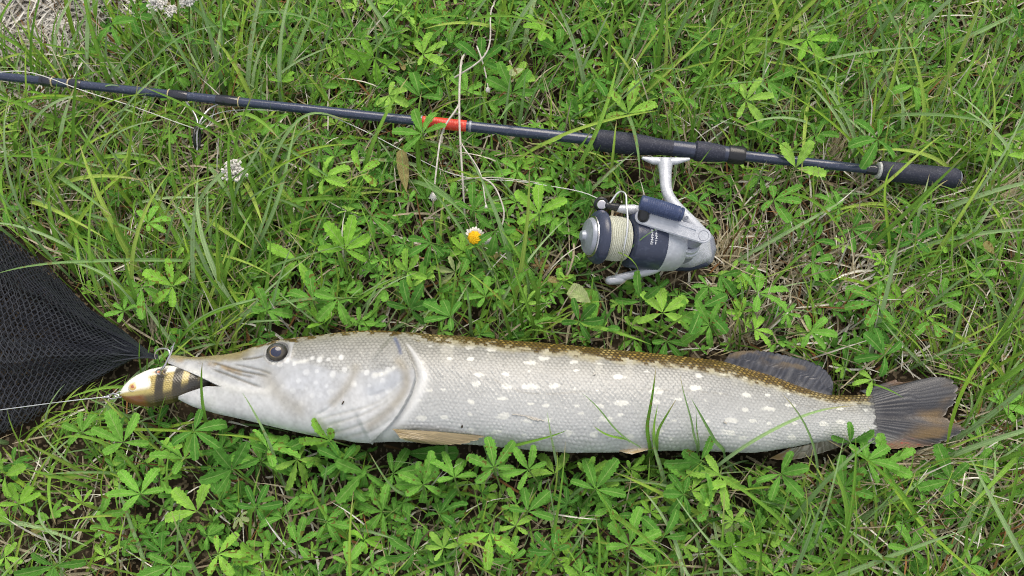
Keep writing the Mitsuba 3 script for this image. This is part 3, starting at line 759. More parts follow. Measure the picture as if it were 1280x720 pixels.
# ------------------------------------------------------------------ landing net
def hex_sheet(fn, na, nb, r):
    """Knotted netting: every thread of a honeycomb of na x nb cells laid on the sheet fn(a, b) -> points."""
    segs = []
    for i in range(na):
        for j in range(nb):
            o = 0.5 * (j % 2)
            x0, y0 = i + o, j * 1.0
            A, Bq = (x0, y0 + .16), (x0, y0 - .16 + .0)
            segs.append(((x0, y0 - .17), (x0, y0 + .17)))
            segs.append(((x0, y0 + .17), (x0 + .5, y0 + .83)))
            segs.append(((x0, y0 + .17), (x0 - .5, y0 + .83)))
    e = np.array(segs)
    jit = lambda q: 0.12 * (np.stack([meshkit.noise(np.stack([q[:, 0] * 3.1, q[:, 1] * 3.3, 0 * q[:, 0]], 1), 3), meshkit.noise(np.stack([q[:, 0] * 3.1, q[:, 1] * 3.3, 0 * q[:, 0] + 5], 1), 4)], 1) - .5)
    out = []
    a, b = e[:, 0] + jit(e[:, 0]), e[:, 1] + jit(e[:, 1])
    pa, pb = fn(a[:, 0] / na, a[:, 1] / nb * 2 - 1), fn(b[:, 0] / na, b[:, 1] / nb * 2 - 1)
    d = pb - pa
    d /= np.linalg.norm(d, axis=1, keepdims=True) + 1e-9
    u = np.cross(d, [0, 0, 1.0]); u /= np.linalg.norm(u, axis=1, keepdims=True) + 1e-9
    w = np.cross(d, u)
    V = []
    for p in (pa - d * r * .5, pb + d * r * .5):
        for k in range(4):
            t = k * np.pi / 2
            V.append(p + r * (math.cos(t) * u + math.sin(t) * w))
    V = np.stack(V, 1)
    f = []
    for k in range(4):
        l = (k + 1) % 4
        f += [(k, l, 4 + l), (k, 4 + l, 4 + k)]
    F = (np.arange(len(V))[:, None, None] * 8 + np.array(f)[None]).reshape(-1, 3)
    return V.reshape(-1, 3), F


net_up = np.array([(189, 443), (170, 428), (150, 412), (110, 385), (60, 338), (0, 291), (-60, 248), (-140, 205)], float)
net_lo = np.array([(189, 447), (165, 449), (130, 466), (100, 482), (60, 503), (30, 527), (0, 541), (-60, 568), (-140, 600)], float)


def net_fn(b_lo, b_hi, phase, z0, lift, fold):
    U, L_ = net_up, net_lo
    ux, lx = U[::-1], L_[::-1]

    def fn(a, b):
        px = 189 - 329 * a ** 1.0
        yu = np.interp(px, ux[:, 0], ux[:, 1]); yl = np.interp(px, lx[:, 0], lx[:, 1])
        t = (b * .5 + .5)
        t = b_lo + (b_hi - b_lo) * t
        py = yu + (yl - yu) * np.clip(t, -.05, 1.05)
        w = np.clip((yl - yu) / 200, 0, 1)
        px = px + 9 * np.sin(t * 7 + phase) * w + 6 * (meshkit.noise(np.stack([a * 9, b * 4, 0 * a + phase], -1), 7) - .5)
        z = z0 + lift * np.sin(np.pi * np.clip(t, 0, 1)) * (0.35 + .65 * w) + w * fold * np.sin(t * 17 + 5 * a + phase) + w * .010 * (meshkit.noise(np.stack([a * 8, t * 5, 0 * a + phase], -1), 8) - .5)
        z = z + 0.026 * np.exp(-(a / .10) ** 2)
        return P(px, py, np.maximum(z, .004))
    return fn


net = thing('landing_net', 'black knotted mesh net gathered to a point at the snout', 'fishing net')
Vs, Fs, off = [], [], 0
for (bl, bh, ph, z0, lift, fold, na, nb, r) in ((0, .66, 0.3, .018, .020, .005, 42, 21, .00046), (.52, 1.0, 2.0, .020, .014, .005, 38, 14, .00050), (0, 1.0, 1.1, .012, .014, .006, 50, 44, .00036), (0, 1, 3.3, .008, .010, .005, 54, 52, .00036),
                                                (0, 1, 5.1, .006, .006, .004, 60, 60, .00036), (0, .22, 4.4, .020, .016, .004, 50, 12, .00045)):
    V, F = hex_sheet(net_fn(bl, bh, ph, z0, lift, fold), na, nb, r)
    Vs.append(V); Fs.append(F + off); off += len(V)
part(net, 'netting', (np.vstack(Vs), np.vstack(Fs)), 'net_cord', smooth=False)
part(net, 'gathered_tip', cat([tube(spline(pts((196, 445.5 + k, .060 - .002 * k), (184, 443.5 + k * 1.5, .050), (165, 440 + 4 * k, .040), (140, 432 + 10 * k, .034)), 20), [.0012, .0009, .0004], 6) for k in (-1, 0, 1, 2)]), 'net_cord')

# ------------------------------------------------------------------ fishing rod
ZR = .040
RA, RB = P(-260, 67.5, .050), P(1207, 224.5, .034)
rd, ru, rw = axes(RB - RA)


def RP(px):
    """Point of the rod's axis that stands at column px."""
    y = 67.5 + (px + 260) * (224.5 - 67.5) / 1467
    q = P(px, y, .042)
    return RA + rd * ((q - RA) @ rd)


def rseg(p0, p1, prof, bsdf, name, n=28, label=None, **kw):
    a, b = RP(p0), RP(p1)
    L = np.linalg.norm(b - a)
    pr = [(t * L, r) for t, r in prof]
    return part(rod, name, lathe(a, b - a, [(pr[0][0], 1e-5)] + pr + [(pr[-1][0], 1e-5)], n), bsdf, smooth=40, label=label, **kw)


rod = thing('fishing_rod', 'dark blue-black spinning rod with red binding lying across the grass', 'fishing rod')
rseg(-250, 528, [(0, .0037), (1, .0046)], 'rod_blank', 'blank')
rseg(582, 744, [(0, .0050), (1, .0053)], 'rod_blank', 'blank')
rseg(528, 583, [(0, .0051)] + [(x, .00545 + .00008 * math.sin(x * 170)) for x in np.linspace(.02, .98, 160)] + [(1, .0051)], 'red_thread', 'binding', label='red thread binding')
for px in (524.5, 586):
    rseg(px, px + 3.4, [(0, .0053), (.2, .0056), (.8, .0056), (1, .0053)], 'silver_dark', 'collar')
for a, b in ((55, 70), (92, 106), (214, 237), (272, 299)):
    rseg(a, b, [(0, .0045), (.15, .0050), (.5, .0052), (.85, .0050), (1, .0045)], 'rod_wrap', 'thread_wrap')
for px in (69.5, 90, 213, 299.5):
    rseg(px, px + 1.3, [(0, .0050), (.5, .0053), (1, .0050)], 'gold_thread', 'gold_band')
rseg(743, 842, [(0, .0070), (.03, .0098), (.10, .0104), (.5, .0102), (.66, .0092), (.80, .0078), (1, .0074)], 'foam', 'fore_grip', label='dark foam fore grip')
rseg(840, 872, [(0, .0074), (.9, .0076), (1, .0079)], 'blue_black', 'reel_seat')
rseg(869, 906, [(0, .0082), (.05, .0095), (.35, .0096), (.8, .0084), (1, .0078)], 'foam', 'seat_hood')
rseg(906, 912, [(0, .0074), (1, .0074)], 'blue_black', 'seat_thread')
rseg(911, 932, [(0, .0078), (.08, .0088), (.85, .0088), (1, .0080)], 'black_plastic', 'locking_ring')
rseg(931, 1090, [(0, .0051), (1, .0042)], 'rod_blank', 'blank')
rseg(1086, 1099, [(0, .0046), (.2, .0052), (.45, .0045), (.7, .0052), (1, .0048)], 'rod_wrap', 'winding_check')
rseg(1100, 1104, [(0, .0058), (.2, .0076), (.8, .0080), (1, .0080)], 'white_ring', 'white_collar')
rseg(1103.5, 1202, [(0, .0090), (.05, .0091), (.4, .0094), (.9, .0100), (.97, .0097), (1, .0084)], 'foam', 'butt_grip', label='dark foam butt grip')
rseg(1201.5, 1206, [(0, .0080), (.5, .0076), (1, .0050)], 'silver_dark', 'butt_cap')
# stripping guide hanging under the blank
gb = [RP(233) - ru * .002, RP(276) - ru * .002]
gr_c = P(246.5, 172, .030)
part(rod, 'guide_frame', tube(spline(np.array([gb[0] - [0, .004, 0], P(243, 142, .036), P(247.5, 158, .034), P(247, 164, .032)]), 24), .0008, 8), 'steel')
part(rod, 'guide_frame', tube(spline(np.array([gb[1] - [0, .004, 0], P(262, 136, .038), P(252, 149, .038), P(247.5, 160, .036), P(246, 175, .033), P(246.5, 188, .030)]), 30), .0009, 8), 'steel')
part(rod, 'guide_frame', tube(spline(np.array([gb[1] - [0, .004, 0], P(266, 144, .030), P(258, 159, .028), P(250, 161, .028)]), 24), .0006, 8), 'steel')
ring_a = np.arange(33) / 32 * 2 * np.pi
part(rod, 'guide_ring', tube(gr_c + np.stack([.0012 * np.cos(ring_a), .0115 * np.sin(ring_a), .0105 * np.cos(ring_a)], 1), .0012, 10), 'black_plastic')

# lines
l1 = thing('fishing_line', 'pale braided line running from the rod tip end down to the ring guide', 'fishing line', 'pale fishing line along the rod')
put(l1, tube(spline(pts((-140, 86, .058), (0, 90.5, .058), (30, 89.5, .058), (60, 97, .056), (100, 112, .052), (160, 131, .046), (210, 149, .042), (244, 161, .036)), 60), .00042, 6), 'line_nylon')
l2 = thing('fishing_line', 'pale braided line running loose through the grass from ring guide to reel', 'fishing line', 'pale fishing line along the rod')
put(l2, tube(spline(pts((247, 163, .035), (262, 146, .034), (300, 137.5, .034), (360, 139, .034), (405, 143, .036), (430, 152, .036), (480, 176, .034), (540, 207, .032), (575, 220, .032), (640, 226, .036), (690, 233, .042), (730, 241, .056), (751, 251, .068)), 110), .00042, 6), 'line_nylon')

# ------------------------------------------------------------------ spinning reel
reel = thing('fishing_reel', 'silver and blue spinning reel loaded with pale line, lying under the rod', 'fishing reel')
AO, AE = P(733, 295, .064), P(886, 309, .030)
ad, au, aw = axes(AE - AO)
AL = np.linalg.norm(AE - AO)


def rl(name, prof, bsdf, n=64, **kw):
    pr = [(t / 153 * AL, r) for t, r in prof]
    return part(reel, name, lathe(AO, ad, [(pr[0][0], 1e-5)] + pr + [(pr[-1][0], 1e-5)], n), bsdf, **kw)


rl('drag_knob', [(-7, .0025), (-6.6, .0042), (-2.5, .0050), (-2.3, .0052), (0, .0120), (.6, .0150), (3.0, .0165), (7, .0172), (9, .0168)], 'silver_blue')
rl('spool_lip', [(6, .0178), (7, .0196), (9, .0222), (13, .0240), (16, .0242), (18, .0236), (19, .0185)], 'blue_black')
rl('spool_lip', [(4.6, .0172), (5.2, .0184), (6.4, .0186), (6.8, .0178)], 'steel')
# line wound on the spool: many coils
pr = []
for k in range(13):
    t0 = 19.5 + k * 2.1
    rr_ = .0190 + .0010 * math.sin(k / 12 * math.pi) + .00025 * math.sin(k * 2.4)
    pr += [(t0, rr_ - .0015 - .0006 * (k % 3 == 1)), (t0 + .35, rr_), (t0 + 1.05, rr_ + .0002), (t0 + 1.6, rr_)]
rl('wound_line', pr, 'braid', smooth=70)
rl('skirt', [(47.5, .0188), (48.4, .0228), (50, .0243), (53, .0248), (66, .0258), (80, .0263), (85, .0262), (86, .0250)], 'blue_black')
rl('rotor', [(84.5, .0245), (85.3, .0258), (88, .0260), (100, .0255), (108, .0246), (112, .0225), (113, .0180)], 'silver_paint')
rl('rotor_neck', [(111, .0185), (120, .0180), (126, .0160)], 'silver_dark')
# faint worn print on the skirt: two upright rows of small marks
marks = []
rm = np.random.default_rng(5)
for row_, (t0, cnt, hgt) in enumerate(((64.5, 12, .0026), (69.5, 10, .0021))):
    for k in range(cnt):
        th0 = math.radians(-24 + k * 4.6 + row_ * 6)
        for m_ in range(2 if rm.random() < .7 else 1):
            tt_ = t0 / 153 * AL + rm.uniform(0, .0005)
            o_ = AO + ad * tt_
            R_ = .0259
            dirn = math.cos(th0 + m_ * .022) * au - math.sin(th0 + m_ * .022) * -aw
            tang = np.cross(ad, dirn)
            ctr = o_ + dirn * R_
            e1, e2, e3 = ad * hgt * rm.uniform(.35, .55), tang * .00032, dirn * .00025
            if rm.random() < .35:
                e1, e2 = ad * .0004, tang * .0009
            bx = trimesh.creation.box([2, 2, 2])
            bx.vertices = ctr + bx.vertices @ np.array([e1, e2, e3])
            marks.append(bx)
part(reel, 'lettering', cat(marks), 'print_white', smooth=False, label='worn pale lettering too small to read')
# gear housing
part(reel, 'housing', hull((P(836, 300, .038), .0125), (P(842, 318, .032), .0120), (P(858, 304, .038), .0130), (P(876, 302, .036), .0085), (P(880, 318, .030), .0075), (P(862, 322, .030), .0095)), 'silver_paint', smooth=50)
part(reel, 'lower_cover', hull((P(838, 329, .026), .0070), (P(860, 331, .024), .0062), (P(880, 327, .024), .0055)), 'blue_black', smooth=50)
part(reel, 'rear_cap', hull((P(884, 300, .034), .0065), (P(886, 311, .030), .0068), (P(884, 323, .026), .0060)), 'silver_dark', smooth=50)
part(reel, 'screw', lathe(P(843, 326, .041), (0.05, -.35, 1), [(0, .0016), (.0010, .0016), (.0014, .0010)], 14), 'black_plastic')
# stem and foot
part(reel, 'foot', hull((P(804, 198, .049), .0016), (P(816, 201.5, .048), .0030), (P(830, 202.5, .048), .0036), (P(845, 202, .048), .0030), (P(861, 199, .049), .0014)), 'silver_paint', smooth=50)
stem_c = spline(pts((831, 200, .047), (831.5, 212, .047), (832, 226, .047), (834, 240, .047), (842, 254, .046), (855, 268, .044), (869, 283, .041), (880, 297, .036)), 60)
part(reel, 'stem', tube(stem_c, [.0078, .0058, .0053, .0052, .0053, .0055, .0060, .0070], 18, flat=.8), 'silver_paint', smooth=True)
part(reel, 'stem_screw', lathe(P(857.5, 272, .0505), (0.05, -.35, 1), [(0, .0022), (.0008, .0022), (.0012, .0013), (.0006, .0008)], 16), 'silver_dark')
# rotor arms and bail
part(reel, 'rotor_arm', hull((P(806, 266, .060), .0050), (P(792, 262, .066), .0046), (P(775, 261, .068), .0034), (P(770, 260, .067), .0028)), 'silver_paint', smooth=50, label='silver bail arm above the spool')
part(reel, 'bail_hinge', hull((P(771, 259, .068), .0038), (P(759, 256.5, .070), .0030)), 'black_plastic', smooth=50)
roll_d = P(750, 254, .085) - P(752, 255, .066)
part(reel, 'line_roller', lathe(P(751, 255, .062), roll_d + np.array([.003, -.002, 0]), [(0, .0040), (.001, .0064), (.0035, .0066), (.005, .0050), (.008, .0050)], 28), 'black_plastic')
part(reel, 'roller_cap', lathe(P(751, 255, .062), roll_d + np.array([.003, -.002, 0]), [(.006, .0046), (.0095, .0046), (.0108, .0040), (.0112, .0030)], 28), 'steel')
part(reel, 'bail_wire', tube(spline(pts((762, 254, .073), (768, 246, .077), (775, 239.5, .080), (780.5, 241, .083), (783, 252, .086), (784.5, 270, .086), (784, 288, .083), (781, 306, .077), (778, 322, .066), (774, 334, .054), (770, 342, .044)), 60), .00095, 10), 'wire_steel', smooth=True)
part(reel, 'rotor_arm', tube(spline(pts((834, 280, .056), (837, 298, .055), (835, 315, .050), (830, 327, .045), (820, 335, .042), (806, 340, .041), (788, 344, .040), (768, 348, .038)), 50), [.0036, .0040, .0044, .0046, .0044, .0040, .0036, .0030], 14, flat=.75), 'silver_paint', smooth=True, label='silver lower arm curving round the rotor')
part(reel, 'bail_pivot', hull((P(776, 349, .036), .0046), (P(762, 350.5, .036), .0040)), 'silver_paint', smooth=50)
# handle
cd = np.array([.16, .10, 1.0])
part(reel, 'handle_collar', lathe(P(857, 308, .0485), cd, [(0, .0122), (.004, .0122), (.0045, .0112), (.009, .0108), (.0098, .0100), (.0098, .0078), (.006, .0076)], 40), 'silver_paint')
part(reel, 'handle_shaft', lathe(P(857, 307, .050), P(879, 296, .070) - P(857, 307, .050), [(0, .0068), (.012, .0064), (.018, .0050), (.024, .0042)], 28), 'silver_dark')
ha, hb = P(803, 271.5, .076), P(878, 295, .072)
hd, hu, hw = axes(hb - ha, (0.03, -.35, 1))
hl = np.linalg.norm(hb - ha)
from shapely.geometry import LineString, Point
bar = LineString([(0, 0), (hl, 0)]).buffer(.0066, quad_segs=12)
slot = LineString([(hl * .50, .0012), (hl * .86, .0008)]).buffer(.0019, cap_style='flat')
m1 = extrude(bar, .0040)
m2 = extrude(bar.buffer(-.0008).difference(slot).difference(Point(hl, 0).buffer(.0046).difference(Point(hl, 0).buffer(.0041))).difference(Point(0.001, .0).buffer(.0046)), .0010)
m2.apply_translation([0, 0, .0040])
for m_ in (m1, m2):
    m_.vertices = ha + m_.vertices[:, :1] * hd + m_.vertices[:, 1:2] * -hw + m_.vertices[:, 2:] * hu
part(reel, 'handle_arm', cat([m1, m2]), 'silver_paint', smooth=30)
part(reel, 'knob_joint', hull((ha + hu * .004, .0052), (P(806, 262, .084), .0050)), 'black_plastic', smooth=50)
ka, kb = P(800, 252.5, .088), P(854, 269, .086)
kl = np.linalg.norm(kb - ka)
kp = [(0, .0042), (.012, .0060)] + [(x, .0070 - .0006 * (2 * x - 1) ** 2 + .00022 * math.sin(x * 130) * (.15 < x < .85)) for x in np.linspace(.03, .90, 90)] + [(.91, .0058), (.93, .0058), (.935, .0066), (.985, .0060), (1, .0046)]
part(reel, 'handle_grip', lathe(ka, kb - ka, [(0, 1e-5)] + [(x * kl, r) for x, r in kp] + [(kl, 1e-5)], 36), 'grip_rubber', smooth=40, label='ribbed blue rubber grip')
# ================================================================== vegetation
fish_x = np.linspace(FX0 - .004, FX1, 200)


def fish_hit(p, grow=.002):
    x, y, z = p[..., 0], p[..., 1], p[..., 2]
    yc, h = fish_parts(np.clip(x, FX0, FX1), None)
    th, zc = f_th(np.clip(x, FX0, FX1)) + grow, f_zc(x)
    e = ((y - yc) / (h + grow)) ** 2 + ((z - zc) / th) ** 2 < 1
    under = (np.abs(y - yc) < h * .93) & (z < zc)
    return (x > FX0 - .003) & (x < FX1 + .002) & (e | under)


tail_poly = [(1085, 484), (1135, 470), (1192, 476), (1198, 500), (1183, 523), (1204, 538), (1150, 562), (1095, 556)]
dorsal_poly = [(900, 448), (915, 438), (950, 434), (990, 441), (1028, 453), (1044, 488), (1000, 484)]
anal_poly = [(1056, 548), (1064, 556), (1010, 574), (960, 576), (980, 556)]
pect_poly = [(488, 532), (610, 543), (590, 556), (530, 558), (494, 550)]
net_poly = [(193, 441), (110, 383), (0, 289), (-150, 200), (-150, 605), (0, 545), (60, 507), (130, 472), (193, 449)]
import shapely


def flat(poly, z):
    a = np.array(poly, float)
    return shapely.Polygon(P(a[:, 0], a[:, 1], z)[:, :2])


FLATS = [(flat(tail_poly, .02), .045), (flat(dorsal_poly, .035), .055), (flat(anal_poly, .02), .04), (flat(pect_poly, .06), .085), (flat(net_poly, .02), .048)]
for s_, _ in FLATS:
    shapely.prepare(s_)
CAPS = []                                       # capsules (a, b, radius)
def cap(a, b, r): CAPS.append((np.asarray(a), np.asarray(b), r))
cap(RP(-250), RP(745), .0062); cap(RP(743), RP(932), .0115); cap(RP(931), RP(1100), .0062); cap(RP(1098), RP(1208), .0120)
cap(AO - ad * .004, AO + ad * AL * .72, .0285); cap(AO + ad * AL * .7, AE, .021)
cap(P(832, 200, .047), P(834, 240, .047), .009); cap(P(834, 240, .047), P(876, 290, .04), .010)
cap(ka, kb, .011); cap(ha, hb, .010); cap(P(768, 348, .038), P(834, 322, .045), .008); cap(P(751, 255, .064), P(806, 266, .062), .009)
cap(LA + ld * .012, LB - ld * .02, .0165); cap(LA, LB, .010)


def hits(p):
    """Which points (n, m, 3) lie inside one of the laid-down objects: (n,)."""
    bad = fish_hit(p).any(-1)
    for a, b, r in CAPS:
        d = b - a
        t = np.clip(((p - a) @ d) / (d @ d), 0, 1)
        q = p - a - t[..., None] * d
        bad |= (np.linalg.norm(q, axis=-1) < r).any(-1)
    for s_, zt in FLATS:
        bad |= (shapely.contains_xy(s_, p[..., 0], p[..., 1]) & (p[..., 2] < zt)).any(-1)
    return bad


KEEP = shapely.union_all([shapely.Polygon(np.vstack([np.stack([fish_x, f_top(fish_x)], 1), np.stack([fish_x, f_bot(fish_x)], 1)[::-1]])), FLATS[0][0], FLATS[1][0], FLATS[4][0],
                          shapely.LineString([RP(-250)[:2], RP(1208)[:2]]).buffer(.007), shapely.LineString([RP(743)[:2], RP(932)[:2]]).buffer(.011), shapely.LineString([AO[:2], AE[:2]]).buffer(.028), shapely.LineString([LA[:2], LB[:2]]).buffer(.016), shapely.LineString([P(258, 140, .04)[:2], P(246, 190, .04)[:2]]).buffer(.013)]
                         + [shapely.LineString([a[:2], b[:2]]).buffer(r) for a, b, r in CAPS[6:12]])
shapely.prepare(KEEP)


def overlies(p):
    """Share of each blade's points that lean over a laid-down object, seen from above."""
    return (shapely.contains_xy(KEEP, p[..., 0], p[..., 1]) & (p[..., 2] > .024)).mean(-1)


def bump(x, y, spots):
    """Sum of soft patches (centre column, centre row, radius x, radius y, weight) at world points, given where they lie in the photograph."""
    out = np.zeros_like(x)
    for cx, cy, rx, ry, w in spots:
        c = P(cx, cy, 0.0); ex = P(cx + rx, cy, 0.0)[0] - c[0]; ey = P(cx, cy - ry, 0.0)[1] - c[1]
        out += w * np.exp(-((x - c[0]) / ex) ** 2 - ((y - c[1]) / ey) ** 2)
    return out


# where the turf is grassy, leafy or strawy (measured from the photograph)
LEAFY = [(520, 60, 180, 100, .9), (430, 330, 140, 110, 1.0), (600, 330, 120, 90, 1.0), (760, 90, 150, 90, .9), (860, 380, 110, 60, .7), (600, 640, 260, 80, 1.2), (820, 650, 160, 90, 1.1), (330, 620, 140, 90, .9), (150, 640, 170, 90, .55),
         (1080, 60, 140, 80, .7), (1200, 120, 90, 90, .5), (1080, 380, 80, 110, .7), (980, 210, 110, 60, .6), (700, 300, 70, 120, .7), (1230, 330, 60, 60, .4), (1060, 640, 120, 70, .45), (160, 60, 90, 60, .4), (700, 580, 400, 35, .5), (1180, 640, 90, 60, .3), (430, 180, 80, 60, .5)]
GRASSY = [(150, 260, 210, 170, 1.2), (330, 130, 170, 120, .7), (60, 140, 120, 60, .6), (1180, 280, 110, 150, 1.0), (980, 640, 150, 90, .9), (1210, 600, 120, 130, 1.2), (1060, 100, 200, 120, .8), (640, 390, 50, 60, .9), (300, 390, 120, 60, .8), (160, 560, 170, 60, .7), (750, 180, 150, 80, .5), (880, 60, 120, 80, .6), (640, 60, 60, 80, .6), (820, 600, 120, 60, .5), (1080, 540, 60, 40, .8)]
STRAWY = [(40, 30, 90, 60, 2.2), (1060, 330, 110, 90, 1.2), (1100, 110, 60, 60, 1.2), (930, 330, 70, 50, .9), (1150, 560, 90, 40, 1.2), (1220, 480, 90, 70, .8), (200, 200, 260, 160, .8), (1040, 190, 40, 30, 1.0), (1200, 620, 110, 100, .7), (870, 150, 50, 50, .7), (1240, 120, 50, 80, .5), (1150, 620, 140, 80, .8), (960, 420, 50, 30, .9), (1250, 300, 50, 80, .8)]
BARE = [(40, 28, 105, 72, 1.5), (1030, 330, 60, 40, .6), (110, 650, 170, 80, .55), (700, 660, 60, 40, .5), (930, 640, 50, 40, .4)]


def strip(c, w, k, fold=.22, side_hint=None, cross=3):
    """Many ribbons at once. c (n, s, 3) centre lines, w (n, s) half widths, k (n,) tints. -> vertices, faces, uv."""
    n, s, _ = c.shape
    t = np.gradient(c, axis=1)
    t /= np.linalg.norm(t, axis=-1, keepdims=True) + 1e-12
    sd = np.cross(t, np.array([0, 0, 1.0])) if side_hint is None else np.cross(t, side_hint)
    ln = np.linalg.norm(sd, axis=-1, keepdims=True)
    sd = np.where(ln > .05, sd / np.maximum(ln, 1e-9), np.array([1.0, 0, 0]))
    nm = np.cross(sd, t)
    w = w[..., None]
    fold = np.broadcast_to(np.asarray(fold, float), (n,))[:, None, None]
    V = np.stack([c - sd * w, c - nm * w * fold * 2, c + sd * w], 2)
    v = np.linspace(0, 1, s)
    uv = np.stack([np.broadcast_to(k[:, None, None] + np.array([.03, .5, .97])[None, None], (n, s, 3)), np.broadcast_to(v[None, :, None], (n, s, 3))], -1)
    g = grid_faces(s, 3)
    F = (np.arange(n)[:, None, None] * (s * 3) + g[None]).reshape(-1, 3)
    return V.reshape(-1, 3), F, uv.reshape(-1, 2)


def grow(x, y, az, L, e0, bend, curl, s=9, z0=None):
    """Centre lines of blades: root, heading, length, first elevation, how far it bends over, sideways curl."""
    t = np.linspace(0, 1, s)[None]
    e = e0[:, None] - bend[:, None] * t ** 1.4
    a = az[:, None] + curl[:, None] * t
    d = np.stack([np.cos(e) * np.cos(a), np.cos(e) * np.sin(a), np.sin(e)], -1) * (L[:, None, None] / (s - 1))
    c = np.concatenate([np.zeros((len(x), 1, 3)), np.cumsum((d[:, 1:] + d[:, :-1]) / 2, 1)], 1)
    c += np.stack([x, y, ground_z(x, y) - .002 if z0 is None else z0], -1)[:, None]
    floor_ = ground_z(c[..., 0], c[..., 1]) + .002 + .004 * t
    c[..., 2] = np.maximum(c[..., 2], floor_ * (t > 0) + c[..., 2] * (t == 0))
    return c


X0, X1, Y0, Y1 = -.72, .72, -.46, .58


def scatter(n, spots, base, seed, keep=1.0):
    r = np.random.default_rng(seed)
    x, y = r.uniform(X0, X1, n), r.uniform(Y0, Y1, n)
    dens = np.clip(base + bump(x, y, spots), 0, 1.6) / 1.6
    if spots is not STRAWY:
        if spots is GRASSY:
            dens = dens * (1 - .40 * np.clip(bump(x, y, LEAFY), 0, 1))
        dens = dens * (1 - .95 * np.clip(bump(x, y, BARE), 0, 1)) * (.42 + 1.0 * sstep(.32, .62, nz(x, y, 24, seed, 2)))
    m = r.random(n) < dens * keep
    return x[m], y[m], r


def width_profile(s, tipw=.9):
    t = np.linspace(0, 1, s)
    return np.minimum(1, .62 + 1.6 * t) * (1 - t ** 2.6) ** .8 + .03


def emit(key_name, label, cat_, cl, w, k, mat, fold=.22):
    V, F, UV = strip(cl, w, k, fold)
    key = thing(key_name, label, cat_, kind='stuff')
    put(key, (V, F), mat, smooth=True, uv=UV)
    return key


# --- dead thatch lying on the soil
x, y, r = scatter(30000, STRAWY, .36, 21)
n = len(x)
L = r.uniform(.012, .060, n) * r.choice([.6, 1, 1.3], n)
cl = grow(x, y, r.uniform(0, 2 * np.pi, n), L, r.uniform(-.15, .55, n) ** 1, r.uniform(.1, .8, n), r.normal(0, .5, n), s=6, z0=ground_z(x, y) + r.uniform(.0, .012, n))
ok = ~hits(cl)
cl, n = cl[ok], ok.sum()
w = r.uniform(.0004, .0013, n)[:, None] * np.array([.8, 1, 1, .9, .7, .25])[None]
emit('dry_thatch', 'brown and straw coloured dead grass matted on the soil', 'dry grass', cl, w, np.floor(r.uniform(0, 256, n)), 'straw_mat')

# --- upright dry stubble and bleached stalks
x, y, r = scatter(26000, STRAWY, .16, 22)
n = len(x)
cl = grow(x, y, r.normal(1.1, 1.3, n), r.uniform(.02, .085, n), r.uniform(.35, 1.4, n), r.uniform(.1, 1.2, n), r.normal(0, .4, n), s=7)
ok = ~hits(cl) & (overlies(cl) < .15)
cl, n = cl[ok], ok.sum()
w = r.uniform(.0004, .0011, n)[:, None] * width_profile(7)[None]
emit('dry_stubble', 'bleached and rusty dry grass stalks standing between the green blades', 'dry grass', cl, w, np.floor(r.uniform(0, 256, n)), 'straw_mat')


def turf(count, spots, base, seed, Lr, wr, e0r, classes, hd=(1.35, .9), s=9):
    x, y, r = scatter(count, spots, base, seed)
    # blades come up in tufts
    n = len(x)
    q = r.integers(0, n, n)
    near = np.hypot(x[q] - x, y[q] - y) < .05
    jx, jy = x + np.where(near, (x[q] - x) * .6, 0) + r.normal(0, .003, n), y + np.where(near, (y[q] - y) * .6, 0)
    az = r.normal(hd[0], hd[1], n)
    az = az + 1.2 * (nz(jx, jy, 9, 41, 2) - .5) * 2
    L = r.uniform(*Lr, n) ** 1
    cl = grow(jx, jy, az, L, r.uniform(*e0r, n), r.uniform(.2, 1.7, n), r.normal(0, .35, n), s=s)
    ov = overlies(cl)
    ok = ~hits(cl) & ((ov < .02) | ((ov < .55) & (r.random(n) < .20)))
    cl, L = cl[ok], L[ok]
    n = len(cl)
    w = (r.uniform(*wr, n) * np.clip(L / .09, .55, 1.15))[:, None] * width_profile(s)[None]
    cls = r.choice(4, n, p=classes)
    w = w * np.where(cls == 3, .5, 1)[:, None]
    return cl, w, cls * 64 + np.floor(r.uniform(0, 64, n)), r


a = turf(46000, GRASSY, .52, 31, (.022, .095), (.0006, .0017), (.5, 1.5), [.50, .17, .23, .10])
b = turf(8200, GRASSY, .07, 32, (.06, .175), (.0010, .0023), (.55, 1.35), [.42, .36, .22, .0], hd=(1.2, 1.0), s=12)
V1, F1, U1 = strip(*a[:3], fold=.25)
V2, F2, U2 = strip(*b[:3], fold=.30)
gk = thing('grass', 'green grass blades growing through the whole turf', 'grass', kind='stuff')
put(gk, (np.vstack([V1, V2]), np.vstack([F1, F2 + len(V1)])), 'blade_mat', smooth=True, uv=np.vstack([U1, U2]))

# --- coarse turf beyond the part in view
r = np.random.default_rng(77)
n = 16000
rad, ph = .55 + 2.0 * r.random(n) ** .8, r.uniform(0, 2 * np.pi, n)
x, y = rad * np.cos(ph) * 1.25, rad * np.sin(ph)
m = ~((x > X0) & (x < X1) & (y > Y0) & (y < Y1))
x, y = x[m], y[m]; n = len(x)
cl = grow(x, y, r.uniform(0, 6.28, n), r.uniform(.04, .12, n), r.uniform(.5, 1.4, n), r.uniform(.3, 1.5, n), r.normal(0, .3, n), s=5)
ok = ~hits(cl)
cl = cl[ok]; n = len(cl)
V, F, U = strip(cl, r.uniform(.0016, .0036, n)[:, None] * width_profile(5)[None], r.choice(3, n) * 64 + np.floor(r.uniform(0, 64, n)))
ok_ = thing('meadow_grass', 'rougher meadow grass growing on around the fishing spot', 'grass', kind='stuff')
put(ok_, (V, F), 'blade_mat', smooth=True, uv=U)


